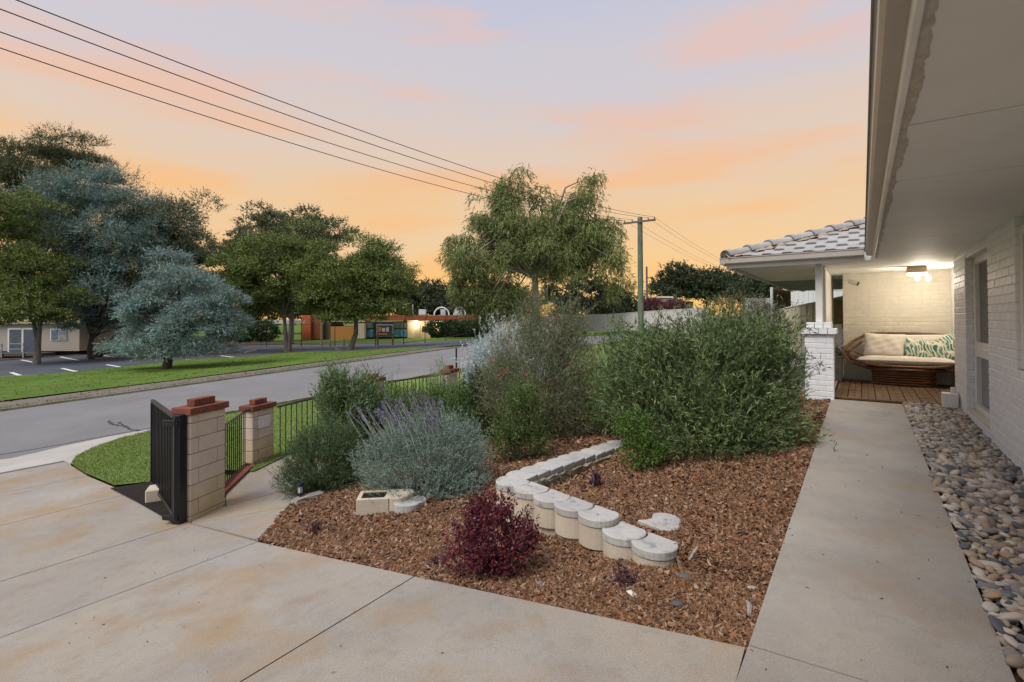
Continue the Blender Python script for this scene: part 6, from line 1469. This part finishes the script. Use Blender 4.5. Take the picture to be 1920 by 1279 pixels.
BLU = pmat('blue_wattle_leaf', [(0.10, 0.16, 0.16), (0.16, 0.225, 0.225), (0.07, 0.11, 0.09), (0.21, 0.28, 0.28), (0.09, 0.11, 0.07)], c2=(0.08, 0.085, 0.05), cs=1.4, k=1.9)
tr('blue_wattle_tree', 25.5, 310, 697, [(320, 500, 40, 30), (285, 540, 34, 34), (395, 570, 34, 40), (330, 560, 50, 40), (280, 610, 42, 40), (375, 590, 50, 40), (350, 515, 34, 24), (255, 590, 26, 30), (300, 650, 62, 22), (395, 640, 34, 30), (245, 650, 24, 16), (385, 550, 30, 30), (310, 520, 22, 20), (415, 610, 18, 30), (340, 620, 50, 30), (290, 560, 26, 20)], 'low spreading blue grey tree on the roadside grass', BLU, BARK, clumps=100, per=950, cr=0.55, L=0.15, Wd=0.036, trunk=0.24, seed=41, shell=0.7, fork=1.1, flat=0.55, limbs=34, spread=0.45, up=0.0, hang=0.3, weep=0.15)
tr('blue_grey_tree', 35, 172, 663, [(170, 420, 75, 60), (110, 400, 60, 50), (210, 480, 75, 60), (150, 360, 60, 38), (250, 540, 70, 50), (60, 430, 50, 40), (150, 520, 80, 60), (120, 590, 60, 30), (235, 395, 42, 40), (265, 450, 45, 45), (205, 345, 30, 22), (180, 600, 60, 26)], 'big blue grey tree behind the low roadside one', pmat('blue_green_leaf', [(0.09, 0.14, 0.135), (0.13, 0.19, 0.185), (0.06, 0.09, 0.07), (0.17, 0.235, 0.23), (0.06, 0.07, 0.035)], c2=(0.075, 0.075, 0.035), cs=0.6, k=1.9), BARK, clumps=190, per=900, cr=0.95, L=0.18, Wd=0.052, trunk=0.2, seed=36, shell=0.5, flat=0.85, limbs=30)
tr('dark_leafy_tree', 37, 172, 664, [(330, 430, 55, 55), (300, 500, 60, 50), (355, 500, 50, 60), (270, 450, 45, 60), (240, 560, 60, 40), (370, 580, 45, 50), (300, 570, 60, 50)], 'dark leafy tree right of the big blue grey tree', pmat('dark_leaf', [(0.035, 0.05, 0.028), (0.05, 0.065, 0.035), (0.075, 0.09, 0.055), (0.10, 0.115, 0.08), (0.05, 0.04, 0.025)], k=1.9), BARK, clumps=140, per=850, cr=0.95, L=0.18, Wd=0.066, trunk=0.3, seed=37, shell=0.5, flat=0.8, lean=(4.0, 0.5), limbs=26, fork=4.5)
tr('umbrella_pine_tree', 55, 60, 655, [(40, 300, 70, 28), (130, 290, 65, 28), (90, 340, 90, 34), (0, 350, 70, 34), (150, 310, 45, 22)], 'tall flat topped dark pine at the far left', pmat('pine_needle', [(0.035, 0.045, 0.018), (0.055, 0.06, 0.022), (0.07, 0.075, 0.03), (0.03, 0.038, 0.02)], k=1.8), BARK, clumps=110, per=520, cr=1.2, L=0.30, Wd=0.07, trunk=0.4, seed=38, shell=0.5, flat=0.5, limbs=40, fork=9)
tr('green_forked_tree', 31.5, 68, 668, [(20, 400, 50, 50), (60, 500, 60, 50), (20, 540, 60, 60), (90, 575, 60, 30), (0, 470, 50, 60), (50, 590, 70, 22)], 'yellow green forked tree in front of the classroom', TWN, GREYBARK, clumps=110, per=850, cr=0.8, L=0.15, Wd=0.062, trunk=0.16, seed=39, shell=0.45, fork=3.0, trunks=2, flat=0.55)
tr('thick_trunk_tree', 42, 165, 655, [(190, 560, 60, 40), (140, 540, 50, 40), (225, 590, 40, 24), (110, 560, 40, 30)], 'thick trunked dark tree right of the classroom', pmat('deep_leaf', [(0.03, 0.045, 0.02), (0.045, 0.065, 0.028), (0.07, 0.085, 0.04)], k=1.8), BARK, clumps=90, per=380, cr=0.9, L=0.28, Wd=0.10, trunk=0.55, seed=40, shell=0.4, fork=3.5)
# dark background trees
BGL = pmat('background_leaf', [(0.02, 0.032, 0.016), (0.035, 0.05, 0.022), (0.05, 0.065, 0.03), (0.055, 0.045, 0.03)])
BG = [(760, 606, 85, [(755, 560, 55, 30), (790, 575, 40, 30)], 'dark background tree behind the school roof, left of the gum'), (840, 606, 88, [(835, 565, 40, 32), (870, 575, 40, 26)], 'brownish dark tree behind the roof arches'),
      (1095, 612, 62, [(1080, 555, 60, 42), (1050, 575, 50, 30), (1110, 580, 48, 28)], 'very dark dense tree right of the gum trunk'), (1150, 612, 66, [(1150, 575, 32, 26), (1178, 580, 20, 18)], 'small dark tree left of the power pole'),
      (940, 606, 90, [(940, 565, 60, 32), (900, 575, 40, 26)], 'dark tree behind the weeping gum'), (640, 606, 90, [(650, 575, 60, 34), (580, 575, 60, 34)], 'dark tree behind the twin green trees'),
      (1265, 590, 120, [(1270, 530, 28, 22), (1250, 548, 22, 16), (1290, 545, 26, 18)], 'round dark pine right of the poles, leftmost of its row'), (1325, 590, 124, [(1325, 530, 24, 18), (1335, 545, 30, 16)], 'round dark pine in the middle of the distant row'),
      (1395, 590, 128, [(1365, 540, 22, 15), (1400, 545, 34, 14)], 'low dark trees at the right of the distant row'), (1425, 585, 34, [(1430, 545, 24, 16), (1410, 555, 20, 14)], 'dark tree crown right under the porch roof corner'), (440, 606, 90, [(450, 570, 60, 36), (520, 570, 60, 36)], 'dark tree behind the white canopy'),
      (240, 640, 75, [(240, 575, 100, 56), (340, 575, 90, 50)], 'dark trees behind the blue grey trees'), (20, 640, 80, [(30, 550, 90, 60), (120, 560, 80, 56)], 'dark trees behind the classroom')]
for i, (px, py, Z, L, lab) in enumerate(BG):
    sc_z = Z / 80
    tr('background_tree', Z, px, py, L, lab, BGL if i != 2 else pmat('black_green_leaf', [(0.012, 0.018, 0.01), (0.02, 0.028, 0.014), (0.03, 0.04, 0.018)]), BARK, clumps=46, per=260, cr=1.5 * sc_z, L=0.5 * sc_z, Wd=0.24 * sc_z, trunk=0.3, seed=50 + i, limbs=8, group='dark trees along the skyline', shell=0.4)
mass('maroon_hedge', 1222, 586, 60, [((0, 0, 0.9), (1.5, 0.8, 0.8)), ((2.8, 0, 0.9), (1.4, 0.8, 0.7))], 'maroon leaved hedge in front of the red brick house', pmat('maroon_leaf', [(0.10, 0.03, 0.045), (0.14, 0.04, 0.06), (0.07, 0.025, 0.03)]), n=700, seed=9)
mass('small_bush', 1140, 606, 55, [((0, 0, 1.2), (1.7, 1.2, 1.3))], 'dark green bush behind the far fence beside the pole', BGL, n=900, seed=10, cat='bush')
# thousands of grass blades are too small to see across the road: a few tufts along kerb and lawn edges
rng = np.random.default_rng(77)
def tufts(name, p0, p1, n, m, par, h=0.09):
    u = rng.random(n) ** 1.0; P = np.array(p0)[None] * (1 - u[:, None]) + np.array(p1)[None] * u[:, None]; P = P + rng.normal(size=P.shape) * [0.05, 0.0]
    x = P[:, 0] * CO + P[:, 1] * SI; y = -P[:, 0] * SI + P[:, 1] * CO; z = Gv(P[:, 0], P[:, 1]) + 0.05
    D = unit(rng.normal(size=(n, 3)) * 0.6 + [0, 0, 1]); mesh_obj(name, *leaves(np.stack([x, y, z], -1), D, h * (0.5 + rng.random(n)), 0.012, rng), m, par, kind='stuff')
def litter(name, poly, n, L0, m, par, dz):
    xs = [a for a, b in poly]; ys = [b for a, b in poly]; P = np.stack([rng.uniform(min(xs), max(xs), n), rng.uniform(min(ys), max(ys), n)], -1); P = P[inside(poly, P)]; n = len(P)
    x = P[:, 0] * CO + P[:, 1] * SI; y = -P[:, 0] * SI + P[:, 1] * CO; z = Gv(P[:, 0], P[:, 1]) + dz
    a = rng.random(n) * 6.28; D = unit(np.stack([np.cos(a), np.sin(a), rng.normal(size=n) * 0.12], -1)); mesh_obj(name, *leaves(np.stack([x, y, z], -1), D, L0 * (0.5 + rng.random(n)), L0 * 0.4, rng), m, par, kind='stuff')
DRY = mat('dry_leaf', (0.2, 0.1, 0.04), rough=0.8, island=[(0.10, 0.05, 0.03), (0.24, 0.15, 0.07), (0.16, 0.08, 0.04), (0.30, 0.22, 0.12)])
litter('fallen_leaves', verge, 5000, 0.09, DRY, bpy.data.objects['grass_verge'], 0.075)
litter('fallen_leaves', lawn2, 500, 0.035, DRY, bpy.data.objects['verge_lawn'], 0.05)
litter('fallen_leaves', [(-7, -1), (-0.5, -1), (-0.5, 1.2), (-2, 2.2), (-6, 2.6)], 150, 0.018, DRY, drv, 0.006)
litter('fallen_leaves', [(pl, 0), (pr, 0), (pr, 9), (pl, 9)], 70, 0.022, DRY, hp, 0.010)
litter('fallen_leaves', [(FK - 2.8, -5), (FK, -5), (FK, 20), (FK - 2.8, 20)], 900, 0.08, DRY, bpy.data.objects['footpath'], 0.05)
tufts('kerb_weeds', (FK - 0.17, 0), (FK - 0.17, 16), 2600, GB1, bpy.data.objects['footpath'])
tri=sum(len(o.data.loops) - 2 * len(o.data.polygons) for o in bpy.data.objects if o.type == 'MESH')
if 0: print('tris', sum(len(o.data.loops) - 2 * len(o.data.polygons) for o in bpy.data.objects if o.type == 'MESH' and not o.data.users > 1))
